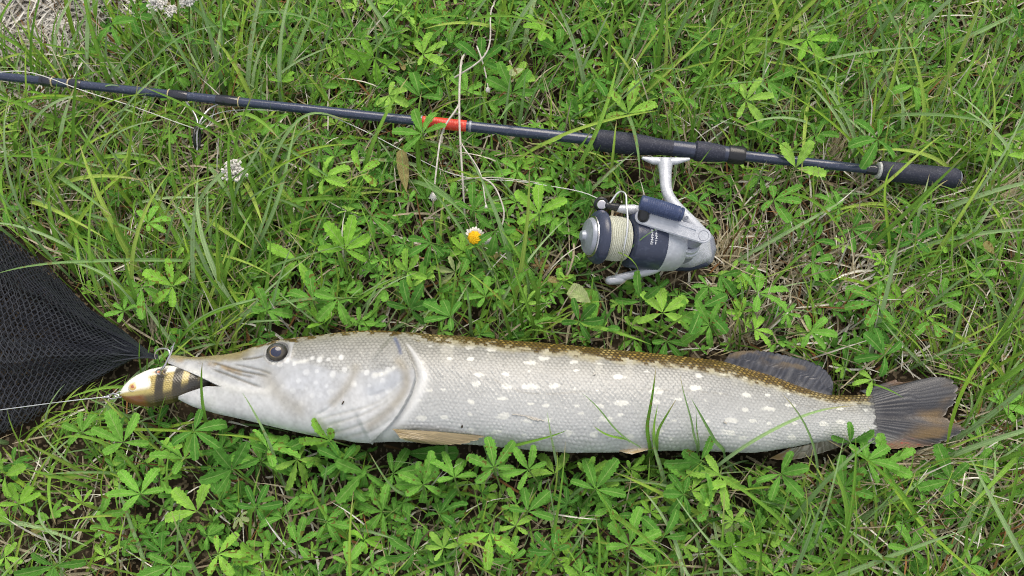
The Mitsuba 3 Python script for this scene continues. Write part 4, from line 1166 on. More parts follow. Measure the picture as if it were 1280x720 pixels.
# --- cinquefoil: palmate leaves of five toothed leaflets
def leaflet(L, W, k, rg, rows=15, droop=.35, vfold=.35, teeth=5):
    """One leaflet along +x in its own frame: (vertices, faces, uv)."""
    t = np.linspace(0, 1, rows)
    prof = np.where(t < .64, np.sin(np.pi / 2 * np.clip(t / .64, 0, 1)) ** 1.05, np.sqrt(np.maximum(1 - ((t - .64) / .405) ** 2, 0)))
    prof = np.maximum(prof, .05)
    saw = 1 - .24 * sstep(.25, .45, t) * (np.arange(rows) % 2 == 0)
    half = W * prof * saw
    half[0] = W * .06; half[-1] = W * .16
    cr = np.array([-1, -.5, 0, .5, 1])
    a = -droop * t ** 1.3
    x = np.r_[0, np.cumsum(np.cos((a[1:] + a[:-1]) / 2))] * L / (rows - 1)
    z = np.r_[0, np.cumsum(np.sin((a[1:] + a[:-1]) / 2))] * L / (rows - 1)
    V = np.zeros((rows, 5, 3))
    V[..., 0] = x[:, None] + np.abs(cr)[None] * half[:, None] * .22
    V[..., 1] = half[:, None] * cr[None]
    V[..., 2] = z[:, None] + half[:, None] * vfold * np.abs(cr)[None] * (1 - .45 * np.abs(cr)[None]) + .13 * half[:, None] * np.sin(t * 26)[:, None] * np.abs(cr)[None]
    V[..., 1] += (L * rg.normal(0, .03) * t ** 2)[:, None]
    uv = np.stack([np.broadcast_to(k + .5 + .47 * cr[None], (rows, 5)), np.broadcast_to(t[:, None], (rows, 5))], -1)
    return V.reshape(-1, 3), grid_faces(rows, 5)[:, ::-1], uv.reshape(-1, 2)


def palmate(c, size, az, tilt_dir, tilt, k, rg, rows=15, n=5):
    """World meshes of a palmate leaf's leaflets round the point c."""
    nrm = np.array([math.sin(tilt) * math.cos(tilt_dir), math.sin(tilt) * math.sin(tilt_dir), math.cos(tilt)])
    ux = np.array([math.cos(az), math.sin(az), 0]); ux -= nrm * (ux @ nrm); ux /= np.linalg.norm(ux)
    uy = np.cross(nrm, ux)
    out = []
    angs = {5: (0, 52, -52, 108, -108), 3: (0, 68, -68), 4: (0, 58, -58, 115)}[n]
    for i, an in enumerate(angs):
        an = math.radians(an + rg.normal(0, 6))
        L = size * (1.0 if i == 0 else .93 if i < 3 else .68) * rg.uniform(.9, 1.1)
        V, F, UV = leaflet(L, L * rg.uniform(.15, .215), k, rg, rows, droop=rg.uniform(.0, 1.0), vfold=rg.uniform(.2, .85))
        up = rg.uniform(-.18, .55)
        dx = math.cos(an) * ux + math.sin(an) * uy
        dy = -math.sin(an) * ux + math.cos(an) * uy
        ex = dx * math.cos(up) + nrm * math.sin(up); ez = nrm * math.cos(up) - dx * math.sin(up)
        out.append((c + V[:, :1] * ex + V[:, 1:2] * dy + V[:, 2:] * ez + ex * size * .03, F, UV))
    return out


seen = [(320, 556), (372, 575), (425, 570), (478, 582), (520, 588), (560, 580), (622, 582), (670, 572), (725, 580), (790, 592), (828, 588), (875, 590), (968, 592), (1075, 578), (345, 562), (398, 568), (590, 562), (650, 578), (760, 585), (905, 578), (452, 572), (860, 600), (1105, 585), (505, 30), (497, 47), (470, 80), (548, 105), (530, 75), (525, 122), (407, 228), (517, 178), (680, 42), (887, 53), (783, 150), (1080, 20), (1005, 55), (1230, 95), (395, 403), (428, 383), (512, 347), (572, 352), (515, 392), (565, 405), (437, 323), (375, 328), (593, 270), (700, 283), (722, 410),
        (752, 417), (827, 393), (870, 393), (947, 367), (1090, 383), (1100, 447), (1047, 260), (1203, 290), (363, 545), (353, 647), (373, 680), (408, 653), (550, 643), (613, 667), (533, 607), (493, 572), (615, 565), (783, 683), (825, 672), (702, 560), (840, 560), (907, 683), (930, 563), (743, 613), (880, 637),
        (1070, 563), (1140, 687), (1003, 693), (20, 597), (253, 543), (167, 557), (123, 643), (283, 693), (73, 707), (217, 707), (227, 573), (300, 590), (197, 290), (183, 363), (227, 367), (740, 100), (640, 120), (850, 130), (930, 130), (700, 60), (820, 30), (960, 100), (1130, 120), (600, 80), (560, 30), (465, 275), (540, 310), (620, 300), (660, 340), (480, 360), (340, 395), (450, 420),
        (660, 640), (690, 690), (480, 640), (440, 610), (570, 600), (640, 700), (520, 690), (850, 620), (960, 620), (760, 560), (330, 700), (250, 640), (190, 620), (660, 590), (1050, 610), (1190, 600), (170, 25), (150, 45), (240, 60), (880, 415), (800, 380), (760, 360), (780, 340), (1020, 230), (1090, 215), (960, 260), (1140, 60), (1180, 50), (1250, 200), (1260, 40)]
HIDE = shapely.Polygon(P(np.array([-10, 1290, 1290, -10.]), np.array([-10, -10, 730, 730.]), .03)[:, :2])
r = np.random.default_rng(51)
cx, cy, _ = scatter(5200, LEAFY, .10, 52)
cand = [P(a, b, .035)[:2] for a, b in seen] + [np.array(q) for q in zip(cx, cy)]
LANDMARKS = [('the rod\'s red binding', 555, 158), ('the ring guide', 247, 165), ('the line roller', 751, 254), ('the spool', 745, 300), ('the reel handle', 850, 285), ('the fore grip', 780, 180), ('the reel seat hood', 888, 192), ('the butt grip', 1150, 218), ('the pike\'s eye', 347, 440), ('the gill cover', 500, 470), ('the pectoral fin', 550, 547), ('the pelvic fin', 810, 560), ('the dorsal fin', 970, 455), ('the tail fin', 1150, 515), ('the anal fin', 1010, 565), ('the net\'s tip', 185, 445), ('the lure', 200, 485),
             ('the yellow daisy', 592, 298), ('the pale round leaf', 725, 365), ('the yellowed leaf', 1243, 312), ('the brown-green dock leaf', 505, 212), ('the fluffy seed head', 293, 215), ('the pale straw tuft', 1040, 180), ('the grey straw patch', 45, 40), ('the pike\'s mid belly', 700, 565), ('the pike\'s mid back', 700, 430), ('the lower jaw', 280, 520), ('the top corner beside the white flowers', 230, 20), ('the far edge above the red binding', 560, 10), ('the far edge above the reel', 830, 10), ('the far corner beyond the rod butt', 1240, 20),
             ('the near edge below the gills', 480, 715), ('the near edge below the pelvic fin', 810, 715), ('the near corner below the tail', 1230, 700), ('the near corner below the net', 40, 700), ('the near edge below the lure', 220, 710), ('the near edge below the anal fin', 1020, 715), ('the bright top leaf tuft', 690, 110), ('the butt-side bare patch', 1050, 330), ('the middle of the near strip', 640, 640)]
LMW = np.array([P(a, b, .03)[:2] for _, a, b in LANDMARKS])
ORD = ['nearest', 'second nearest', 'third nearest', 'fourth nearest', 'fifth nearest', 'sixth nearest', 'seventh nearest', 'eighth nearest', 'ninth nearest', 'tenth nearest'] + [f'{w} nearest' for w in ('eleventh', 'twelfth', 'thirteenth', 'fourteenth', 'fifteenth', 'sixteenth', 'seventeenth', 'eighteenth', 'nineteenth', 'twentieth')] + [f'{i}th nearest' for i in range(21, 60)]


def side_word(d):
    a = math.degrees(math.atan2(d[1], d[0])) % 360
    return ['toward the rod butt', 'up and toward the butt', 'straight beyond it', 'beyond and toward the net', 'toward the net', 'closer and toward the net', 'straight below it', 'below and toward the tail'][int((a + 22.5) // 45) % 8]


def plant_label(a, b):
    return f'{a}, {b}' if len((a + ' ' + b).replace('-', ' ').split()) < 16 else a


plants, under = [], []
grid_used = []
for i, q in enumerate(cand):
    listed = i < len(seen)
    prominent = listed or (len(plants) < 298 and shapely.contains_xy(HIDE, *q) and (not grid_used or np.min(np.linalg.norm(np.array(grid_used) - q, axis=1)) > .019))
    size = r.uniform(.021, .032) if listed else r.uniform(.014, .023)
    if not prominent:
        continue
    zt = r.uniform(.034, .062) if listed else (r.uniform(.018, .045) if prominent else r.uniform(.008, .036))
    kcls = r.choice([0, 64, 128, 192], p=[.76, .24, .0, .0] if prominent else [.78, .17, .02, .03])
    k = kcls + math.floor(r.uniform(0, 64))
    for attempt in range(6):
        az = r.normal(1.3, 1.5)
        c = np.array([q[0], q[1], ground_z(np.array([q[0]]), np.array([q[1]]))[0] + zt])
        n_l = 5 if r.random() < .85 else r.choice([3, 4])
        ms = palmate(c, size, az, r.uniform(0, 6.28), abs(r.normal(.42, .30)), k, r, 17 if prominent else 9, n_l)
        allv = np.vstack([m[0] for m in ms])
        foot = c[:2] - .4 * zt * np.array([math.cos(az), math.sin(az)])
        stem = spline(np.array([[foot[0], foot[1], -.004], [*(foot * .5 + c[:2] * .5), zt * .55], c]), 7)
        if not hits(np.vstack([allv, stem])[None])[0] and (overlies(allv[None])[0] < (.45 if listed else .12)):
            break
        zt = min(zt + .006, .07) if attempt % 2 else zt
        q = q + r.normal(0, .006, 2)
    else:
        continue
    if prominent:
        plants.append((c, ms, stem, k, kcls, n_l, size))
        grid_used.append(q)
    else:
        under.append((ms, stem))

lm_d = cKDTree(LMW)
near_lm = [lm_d.query(p_[0][:2]) for p_ in plants]
order = {}
for i in sorted(range(len(plants)), key=lambda i: near_lm[i][0]):
    order.setdefault(near_lm[i][1], []).append(i)
rank = {i: (lm, n_) for lm, v in order.items() for n_, i in enumerate(v)}
for i, (c, ms, stem, k, kcls, n_l, size) in enumerate(plants):
    lm, n_ = rank[i]
    tone = {0: 'green', 64: 'bright green', 128: 'pale green', 192: 'yellow-brown'}[int(kcls)]
    key = thing('cinquefoil_plant', plant_label(f'{tone} cinquefoil leaf {ORD[n_]} to {LANDMARKS[lm][0]}', side_word(c[:2] - LMW[lm])), 'plant', 'cinquefoil leaves scattered over the turf')
    part(key, 'stalk', tube(stem, [.0009, .0007], 5), 'flower_stem', smooth=True)
    for V, F, UV in ms:
        part(key, 'leaflet', (V, F), 'leaf_mat', smooth=True, uv=UV)
# the low mat: copies of a few dozen leaf forms
forms = []
for i in range(36):
    ms = palmate(np.zeros(3), 1.0, 0.0, r.uniform(0, 6.28), abs(r.normal(.4, .3)), 0, r, 9, 5 if i % 6 else 3)
    o = np.cumsum([0] + [len(m[0]) for m in ms])
    forms.append((np.vstack([m[0] for m in ms]), np.vstack([m[1] + a for m, a in zip(ms, o)]), np.vstack([m[2] for m in ms])))
ux, uy, r = scatter(8600, LEAFY, .26, 58)
which = r.integers(0, 36, len(ux))
Vs, Fs, Us, off = [], [], [], 0
for i in range(36):
    m = which == i
    n = m.sum()
    V, F, UV = forms[i]
    a, sz = r.normal(1.3, 1.7, n), r.uniform(.009, .019, n)
    ca, sa = np.cos(a), np.sin(a)
    W = np.stack([V[None, :, 0] * ca[:, None] - V[None, :, 1] * sa[:, None], V[None, :, 0] * sa[:, None] + V[None, :, 1] * ca[:, None], np.broadcast_to(V[None, :, 2], (n, len(V)))], -1) * sz[:, None, None]
    W += np.stack([ux[m], uy[m], ground_z(ux[m], uy[m]) + r.uniform(.006, .036, n)], -1)[:, None]
    ok = ~hits(W[:, ::3]) & (overlies(W) < .1)
    W = W[ok]
    n = len(W)
    k = r.choice([0, 64, 128, 192], n, p=[.79, .20, .005, .005]) + np.floor(r.uniform(0, 64, n))
    Vs.append(W.reshape(-1, 3)); Us.append(((UV - [0, 0])[None] + np.stack([k, 0 * k], -1)[:, None]).reshape(-1, 2))
    Fs.append((F[None] + (np.arange(n) * len(V))[:, None, None]).reshape(-1, 3) + off); off += n * len(V)
uk = thing('cinquefoil_undergrowth', 'low mat of small cinquefoil leaves down between the grass', 'ground cover', kind='stuff')
put(uk, (np.vstack(Vs), np.vstack(Fs)), 'leaf_mat', smooth=True, uv=np.vstack(Us))

# --- single blades one can pick out
def over_fish(c):
    """Lets a blade rest on the fish instead of running through it."""
    x, y = c[:, 0], c[:, 1]
    xc = np.clip(x, FX0, FX1)
    yc, h = fish_parts(xc, None)
    e = np.clip(1 - ((y - yc) / (h + .002)) ** 2, 0, 1)
    top = np.where((e > 0) & (x > FX0 - .002) & (x < FX1), f_zc(x) + (f_th(xc) + .0015) * np.sqrt(e) + .0035, 0)
    need = np.maximum(top - c[:, 2], 0)
    k = np.exp(-np.linspace(-2, 2, 9) ** 2); k /= k.sum()
    need = np.maximum(need, np.convolve(np.pad(need, 4, mode='edge'), k, 'valid'))
    c = c.copy(); c[:, 2] += need
    return c


def blade(rows, wmm, cls, label, seed=0, hint=None):
    c = over_fish(spline(pts(*rows), 40))
    c = spline(c[::3] if True else c, 26)
    t = np.linspace(0, 1, 26)
    w = wmm / 1000 * .72 * np.minimum(1, .55 + 1.5 * t) * (1 - t ** 3.2) ** .85 + .00005
    V, F, UV = strip(c[None], w[None], np.array([cls * 64 + seed % 64], float), fold=.28)
    key = thing('grass_stalk', label, 'grass blade', 'single long grass blades')
    put(key, (V, F), 'blade_mat', smooth=True, uv=UV)


Gf, Gl, Yl, St = 0, 1, 2, 3
for i, (rows, w, cls, lab) in enumerate([
    ([(262, 330, .004), (240, 326, .040), (190, 325, .058), (120, 326, .064), (55, 330, .062), (-10, 344, .055)], 2.2, Gl, 'pale grass blade arching level over the top of the black net'),
    ([(185, 412, .004), (172, 388, .030), (150, 358, .052), (112, 334, .062), (70, 328, .064)], 2.0, Gl, 'pale bent grass blade curving from the net edge up over the mesh'),
    ([(110, 325, .006), (70, 300, .050), (20, 282, .062), (-20, 280, .060)], 1.9, Gl, 'grey-green blade lying along the upper rim of the net'),
    ([(806, 583, .006), (806, 560, .040), (810, 525, .085), (816, 490, .108), (820, 458, .118)], 2.3, Gf, 'tallest upright green blade standing before the pelvic fin'),
    ([(812, 590, .006), (815, 560, .040), (828, 528, .085), (846, 498, .104)], 2.0, Gf, 'green blade leaning away from the tallest blade at the pelvic fin'),
    ([(809, 588, .006), (812, 560, .040), (818, 528, .080), (822, 506, .092)], 2.0, Gf, 'short dark green blade between two taller ones at the pelvic fin'),
    ([(868, 592, .006), (867, 562, .045), (864, 525, .090), (854, 488, .112), (850, 468, .118)], 1.4, Gl, 'slender grey blade rising over the belly tail-side of the pelvic fin'),
    ([(870, 592, .006), (870, 555, .055), (871, 515, .090)], 1.1, Gl, 'thin short grey blade close behind the slender belly blade'),
    ([(920, 590, .008), (900, 562, .050), (882, 530, .088), (864, 498, .106)], 2.4, Gl, 'broad grey-green blade slanting back over the belly'),
    ([(790, 570, .006), (780, 555, .045), (762, 528, .082), (740, 502, .095), (728, 492, .098)], 1.0, Gl, 'thin grey blade leaning headward over the mid belly'),
    ([(778, 562, .020), (765, 550, .055), (748, 538, .075), (742, 532, .080)], 1.2, Gf, 'short green blade tip on the mid belly'),
    ([(700, 610, .006), (695, 575, .045), (688, 540, .084), (684, 515, .092)], 1.6, Gl, 'single grey-green blade standing over the belly nearest the pectoral fin'),
    ([(628, 568, .02), (655, 556, .055), (690, 545, .072), (708, 538, .080)], 1.8, Gf, 'low green blade laid level against the belly edge'),
    ([(860, 610, .010), (900, 580, .050), (940, 552, .078), (985, 528, .082), (1030, 512, .068), (1070, 507, .054)], 2.0, Gl, 'long grey blade curving over the tail wrist of the pike'),
    ([(1180, 572, .006), (1186, 545, .040), (1194, 512, .064), (1210, 475, .080), (1232, 440, .088), (1256, 405, .084)], 2.3, Yl, 'tall yellow-green blade crossing the end of the tail fin'),
    ([(362, 622, .006), (350, 592, .030), (334, 548, .074), (318, 516, .088), (303, 491, .094)], 2.0, Gl, 'dark grass blade whose tip rests on the lower jaw'),
    ([(1062, 600, .006), (1078, 575, .02), (1140, 640, .04), (1200, 700, .05), (1260, 760, .04)], 2.2, Yl, 'yellowish blade running down from the tail toward the near corner'),
    ([(1300, 740, .006), (1275, 690, .045), (1240, 625, .072), (1212, 570, .078)], 3.6, Gl, 'broad pale blade rising from the near corner toward the tail'),
    ([(715, 240, .010), (725, 205, .055), (742, 172, .078), (760, 125, .088), (773, 72, .082)], 2.8, Gf, 'broad bright green blade standing up across the fore grip end'),
    ([(640, 205, .010), (668, 186, .050), (705, 168, .066), (760, 150, .072), (824, 138, .060)], 2.4, Yl, 'long yellow-green blade arching over the rod beside the fore grip'),
    ([(690, 235, .010), (712, 200, .055), (728, 180, .066), (738, 165, .070)], 2.6, Gf, 'green blade hiding the rod just before the fore grip'),
    ([(755, 240, .006), (765, 205, .050), (768, 175, .066), (771, 150, .066)], 2.0, Yl, 'upright yellow-green blade crossing the middle of the fore grip'),
    ([(720, 170, .006), (700, 172, .045), (672, 180, .056), (655, 176, .056)], 1.8, Gf, 'green blade folded level over the rod short of the fore grip'),
    ([(330, 245, .006), (340, 205, .045), (360, 165, .062), (388, 142, .066), (420, 146, .056), (440, 152, .05)], 2.5, Gl, 'pale arching blade bending over the rod beyond the ring guide'),
    ([(345, 240, .006), (356, 200, .040), (374, 168, .050), (400, 150, .046)], 2.2, Gl, 'second pale blade nested under the arching blade at the rod'),
    ([(346, 122, .006), (360, 85, .040), (380, 40, .060), (402, -10, .066)], 3.4, Gl, 'broad pale blade running up from the rod to the far edge'),
    ([(107, 112, .006), (108, 75, .040), (110, 30, .060), (110, -20, .070)], 3.0, Gl, 'upright blue-green blade behind the rod, nearest the white flowers'),
    ([(130, 102, .006), (132, 70, .035), (133, 34, .05)], 2.2, Gl, 'shorter blue-green blade beside the tall upright one'),
    ([(140, 170, .006), (160, 130, .050), (190, 100, .064), (230, 76, .060)], 1.9, Gl, 'bent grey-green blade lying across the rod near its far end'),
    ([(118, 130, .006), (126, 112, .045), (140, 106, .052), (156, 111, .046)], 1.6, Gl, 'small hooked blade curled over the rod end'),
    ([(36, 160, .006), (34, 130, .045), (32, 95, .062), (33, 60, .062)], 1.5, Yl, 'thin upright blade before the rod at its far end'),
    ([(255, 125, .006), (240, 90, .040), (215, 45, .062), (195, 10, .068)], 2.2, Gl, 'straight blade leaning up to the white flowers'),
    ([(290, 345, .006), (330, 290, .05), (350, 240, .070), (362, 190, .076), (372, 150, .074)], 2.8, Gl, 'very long pale blade rising between the seed head and the rod'),
    ([(300, 350, .006), (320, 300, .045), (336, 255, .06), (342, 215, .06)], 2.4, Gl, 'parallel shorter blade beside the very long pale one'),
    ([(270, 420, .006), (232, 415, .035), (262, 392, .050), (318, 374, .056), (345, 366, .05)], 2.4, Gl, 'arched blade curving up beside the hook toward the eye'),
    ([(220, 440, .006), (235, 412, .040), (265, 392, .054), (310, 378, .054), (336, 374, .048)], 2.0, Gf, 'green blade arching just under the curved one beside the hook'),
    ([(560, 560, .01), (545, 590, .03), (510, 618, .034), (476, 590, .05), (462, 566, .056)], 2.2, Gl, 'bent grey-green blade below the pectoral fin'),
    ([(662, 424, .004), (662, 390, .045), (648, 352, .060), (640, 320, .062)], 2.2, Gf, 'tall green blade in the tuft above the mid back'),
    ([(668, 415, .004), (672, 380, .040), (676, 345, .060), (690, 310, .068)], 2.4, Gf, 'tall green blade leaning to the reel from the mid-back tuft'),
    ([(655, 415, .004), (648, 385, .040), (638, 355, .052), (628, 335, .054)], 2.0, Gf, 'dark green blade leaning headward from the mid-back tuft'),
    ([(700, 650, .010), (740, 605, .03), (790, 600, .036), (832, 603, .030)], 2.0, Gl, 'level grey-green blade below the pelvic fin'),
    ([(835, 640, .006), (830, 600, .040), (818, 560, .062), (812, 540, .066)], 2.8, Gl, 'broad upright grey blade below the tallest belly blade'),
    ([(930, 690, .006), (900, 640, .030), (850, 612, .038), (780, 604, .036)], 2.4, Gl, 'long blade sweeping along the near side of the belly'),
    ([(850, 735, .006), (845, 680, .040), (825, 640, .046), (800, 610, .04)], 2.2, Gl, 'curved pale blade over the largest near leaf'),
    ([(160, 740, .006), (158, 640, .045), (150, 600, .052), (170, 615, .04)], 2.4, Gl, 'looped pale blade over the dark leaves below the net'),
    ([(175, 615, .006), (140, 560, .045), (95, 545, .052), (60, 560, .045)], 2.2, Gf, 'dark blade arching below the trace wire'),
    ([(120, 612, .010), (85, 600, .040), (30, 586, .046)], 2.2, Gf, 'level dark blade near the corner below the net'),
    ([(0, 655, .010), (50, 660, .040), (112, 684, .034)], 2.6, Gl, 'dusty pale blade lying low in the near corner'),
    ([(1120, 330, .006), (1128, 290, .04), (1150, 255, .062), (1185, 225, .066)], 2.2, Gf, 'green blade sweeping up to the butt grip end'),
    ([(1105, 330, .006), (1110, 285, .045), (1106, 240, .060), (1118, 205, .06)], 2.0, Yl, 'bent pale blade hooked over the butt grip'),
    ([(1060, 250, .006), (1100, 235, .050), (1140, 200, .062), (1185, 165, .060)], 2.0, Yl, 'yellow-green blade slanting across the butt grip'),
    ([(1175, 60, .006), (1200, 50, .040), (1240, 32, .052), (1285, 5, .050)], 3.2, Gl, 'broad pale blade in the far corner'),
    ([(700, 345, .006), (780, 318, .055), (800, 300, .075), (822, 285, .082)], 1.4, Gl, 'thin pale blade lying across the reel skirt'),
    ([(745, 330, .01), (760, 315, .055), (780, 318, .07), (800, 345, .05)], 0.9, Yl, 'fine looped blade over the bottom of the spool'),
]):
    blade(rows, w, cls, lab, seed=i * 7 + 3)

# --- dry stalks with seed heads
def stalk(label, rows, rmm, head=None, hr=.004):
    c = spline(pts(*rows), 40)
    key = thing('dry_stalk', label, 'dry stalk', 'dry flower stalks over the rod')
    part(key, 'stem', tube(c, [rmm / 1000, rmm / 1250], 7), 'dry_stem', smooth=True)
    if head is not None:
        hc = c[-1]
        rg = np.random.default_rng(len(label))
        d = (c[-1] - c[-4]); d /= np.linalg.norm(d)
        ms = [lathe(hc - d * hr * .9, d, [(0, hr * .25), (hr * .5, hr * .75), (hr * 1.1, hr * .9), (hr * 1.6, hr * .7), (hr * 1.8, hr * .3)], 14)]
        for _ in range(26):
            u = rg.normal(0, 1, 3) + d * 1.2; u /= np.linalg.norm(u)
            ms.append(tube(np.array([hc + u * hr * .5, hc + u * hr * 1.35]), [hr * .12, hr * .05], 4))
        part(key, 'seed_head', cat(ms), 'seed_fluff', smooth=40)


stalk('thick grey stalk standing straight across the rod by the red binding', [(592, 65, .03), (580, 69, .045), (575.5, 88, .058), (574, 134, .060), (575.5, 179, .056), (578, 220, .050), (581, 270, .030)], 1.15)
stalk('white curved stalk over the red binding ending in a seed head', [(574, 128, .058), (566, 143, .062), (556, 158, .062), (548, 190, .058), (544, 225, .052), (541.5, 245, .048)], .95, 1, .0035)
stalk('stalk branching below the rod with a tiny bud', [(576, 178, .052), (588, 196, .054), (600, 216, .054), (605, 240, .052), (608, 258, .050)], .75, 1, .0019)
stalk('pale stalk curling down to a seed head beside the yellow daisy', [(603, 223, .053), (615, 230, .056), (626, 250, .058), (630, 268, .056), (625, 286, .052), (610, 300, .048)], .85, 1, .0036)
stalk('dry stalk slanting up to the far edge behind the red binding', [(564, 100, .045), (583, 88, .055), (606, 69, .060), (613, 45, .06), (618, 5, .055)], .85)
stalk('short dry stalk with small bud beyond the red binding', [(596, 58, .05), (602, 74, .056), (607, 92, .054), (610, 112, .050)], .8, 1, .0026)
stalk('thin dry stalk lying level below the red binding', [(572, 226, .040), (605, 222, .046), (640, 224, .044), (682, 230, .036)], .55)

# --- yellow daisy
dz = thing('daisy', 'yellow-centred daisy with shrunken white petals between rod and pike', 'flower')
dc = P(593, 297, .058)
part(dz, 'stem', tube(spline(np.array([P(640, 385, .004), P(618, 340, .035), P(602, 310, .05), dc - [0, 0, .003]]), 20), .0008, 6), 'flower_stem', smooth=True)
fd = np.array([.05, -.45, 1.0])
dome = ellipsoid([0, 0, 0], [.0058, .0058, .0040], 4)
dv = dome.vertices
dome.vertices = dv * (1 + .09 * np.sin(np.arctan2(dv[:, 1], dv[:, 0]) * 9 + np.hypot(dv[:, 0], dv[:, 1]) * 2600) * (dv[:, 2] > 0))[:, None]
d_, u_, w_ = axes(fd, (0, 1, 0))
dome.vertices = dc + dome.vertices[:, 2:] * d_ + dome.vertices[:, :1] * w_ + dome.vertices[:, 1:2] * u_
part(dz, 'disc', dome, 'flower_yellow', smooth=True)
rg = np.random.default_rng(3)
for k in range(9):
    an = math.radians(30 + k * 17)
    o_ = math.cos(an) * w_ + math.sin(an) * u_
    c = spline(np.array([dc + o_ * .0050, dc + o_ * .0074 + d_ * .001, dc + o_ * rg.uniform(.0088, .0106) + d_ * rg.uniform(-.003, .002)]), 7)
    V, F, UV = strip(c[None], np.array([[.0007, .0012, .0014, .0014, .0012, .0008, .0002]]), np.zeros(1), side_hint=d_)
    part(dz, 'petal', (V, F), 'petal_white', smooth=True)


# --- fluffy flower heads
def flower_head(name, label, px, py, z, rad, foot, group):
    key = thing(name, label, 'flower', group)
    c0 = P(px, py, z)
    part(key, 'stem', tube(spline(np.array([P(foot[0], foot[1], .003), (P(*foot, .02) + c0) / 2, c0 - [0, 0, .004]]), 14), .0008, 6), 'flower_stem', smooth=True)
    rg = np.random.default_rng(int(px))
    ms = []
    for _ in range(120):
        u = rg.normal(0, 1, 3); u[2] = abs(u[2]) * .7; u /= np.linalg.norm(u)
        q = c0 + u * rad * rg.uniform(.35, 1.0) * np.array([1, .95, .7])
        b = trimesh.creation.icosphere(subdivisions=1)
        b.vertices = q + b.vertices * rad * rg.uniform(.06, .13) * (1 + .35 * rg.normal(0, 1, (len(b.vertices), 1)) * .5)
        ms.append(b)
        ms.append(tube(np.array([c0 - [0, 0, rad * .3], q]), rad * .035, 4))
    part(key, 'blossom', cat(ms), 'seed_fluff', smooth=30)


flower_head('seed_head_flower', 'fluffy grey-white seed head standing below the ring guide', 293, 215, .066, .0125, (305, 262), None)
flower_head('white_flower', 'white flower head at the far edge nearest the straw patch', 197, 4, .066, .0105, (200, 40), 'white flowers at the far edge')
flower_head('white_flower', 'white flower head cut by the far edge, closest to the rod\'s binding', 235, 1, .066, .0095, (238, 40), 'white flowers at the far edge')
flower_head('white_flower', 'smallest white flower head, just below the other two', 214, 14, .060, .0070, (215, 40), 'white flowers at the far edge')

# --- broad single leaves
def broad_leaf(name, label, base, tip, wmm, k, z0, z1, droop=.004, cat_='leaf', toothed=True):
    a, b = P(*base, z0), P(*tip, z1)
    rg = np.random.default_rng(int(base[0] + tip[1]))
    V, F, UV = leaflet(1.0, wmm / 1000 / np.linalg.norm(b - a), k, rg, 15, droop=.3, vfold=.25)
    if not toothed:
        V = V.reshape(15, 5, 3); V[2:-2, :, 1] = (V[1:-3, :, 1] + V[2:-2, :, 1] + V[3:-1, :, 1]) / 3; V = V.reshape(-1, 3)
    d, u, w = axes(b - a, (.05, -.25, 1))
    L = np.linalg.norm(b - a)
    key = thing(name, label, cat_, 'single broad leaves')
    put(key, (a + L * (V[:, :1] * d + V[:, 1:2] * -w + V[:, 2:] * u), F), 'leaf_mat', smooth=True, uv=UV)


broad_leaf('dock_leaf', 'brown-green withering dock leaf under the rod by the red binding', (508, 240), (500, 186), 6.5, 192 + 9, .030, .045, toothed=False)
broad_leaf('round_leaf', 'pale olive round leaf below the spool', (738, 378), (713, 360), 8.5, 128 + 7, .045, .052, toothed=False)
broad_leaf('plantain_leaf', 'dark green smooth plantain leaf below the spool', (738, 412), (738, 362), 9, 13, .028, .040, toothed=False)
broad_leaf('plantain_leaf', 'dark green broad leaf tucked under the pectoral fin', (506, 566), (572, 570), 8, 20, .024, .030, toothed=False)
broad_leaf('crinkled_leaf', 'dull grey-green crinkled leaf beyond the red binding', (640, 88), (592, 82), 8.5, 5, .025, .030)
broad_leaf('pale_leaf', 'pale whitish-green star leaf lobe beyond the red binding', (655, 86), (636, 92), 4, 128 + 20, .040, .042)
broad_leaf('yellow_leaf', 'yellowed leaf lobe at the butt-side edge', (1243, 318), (1232, 303), 4.5, 192 + 3, .040, .046)
broad_leaf('dead_leaf', 'small curled brown leaf in front of the spool', (700, 352), (686, 348), 3.5, 192 + 30, .03, .034)
broad_leaf('fallen_leaf', 'brown dead leaf on the soil below the net corner', (60, 655), (38, 668), 4.0, 192 + 41, .012, .016)
broad_leaf('yellow_leaf', 'bright yellow-green toothed leaf in the near corner below the net', (12, 655), (-8, 636), 5.5, 64 + 50, .03, .036)

# --- tufts of bleached straw
def straw_tuft(label, root, heading, L, n, spread, seed):
    rg = np.random.default_rng(seed)
    c0, n = P(*root, .002), int(n * 1.9)
    x, y = c0[0] + rg.normal(0, .006, n), c0[1] + rg.normal(0, .006, n)
    cl = grow(x, y, rg.normal(heading, spread, n), rg.uniform(.55, 1.0, n) * L, rg.uniform(.35, 1.1, n), rg.uniform(.2, 1.1, n), rg.normal(0, .3, n), s=8)
    cl = cl[~hits(cl)]
    n = len(cl)
    V, F, UV = strip(cl, rg.uniform(.0004, .0009, n)[:, None] * width_profile(8)[None], 192 + np.floor(rg.uniform(0, 64, n)))
    key = thing('straw_tuft', label, 'dry grass tuft', 'tufts of bleached straw')
    put(key, (V, F), 'blade_mat', smooth=True, uv=UV)


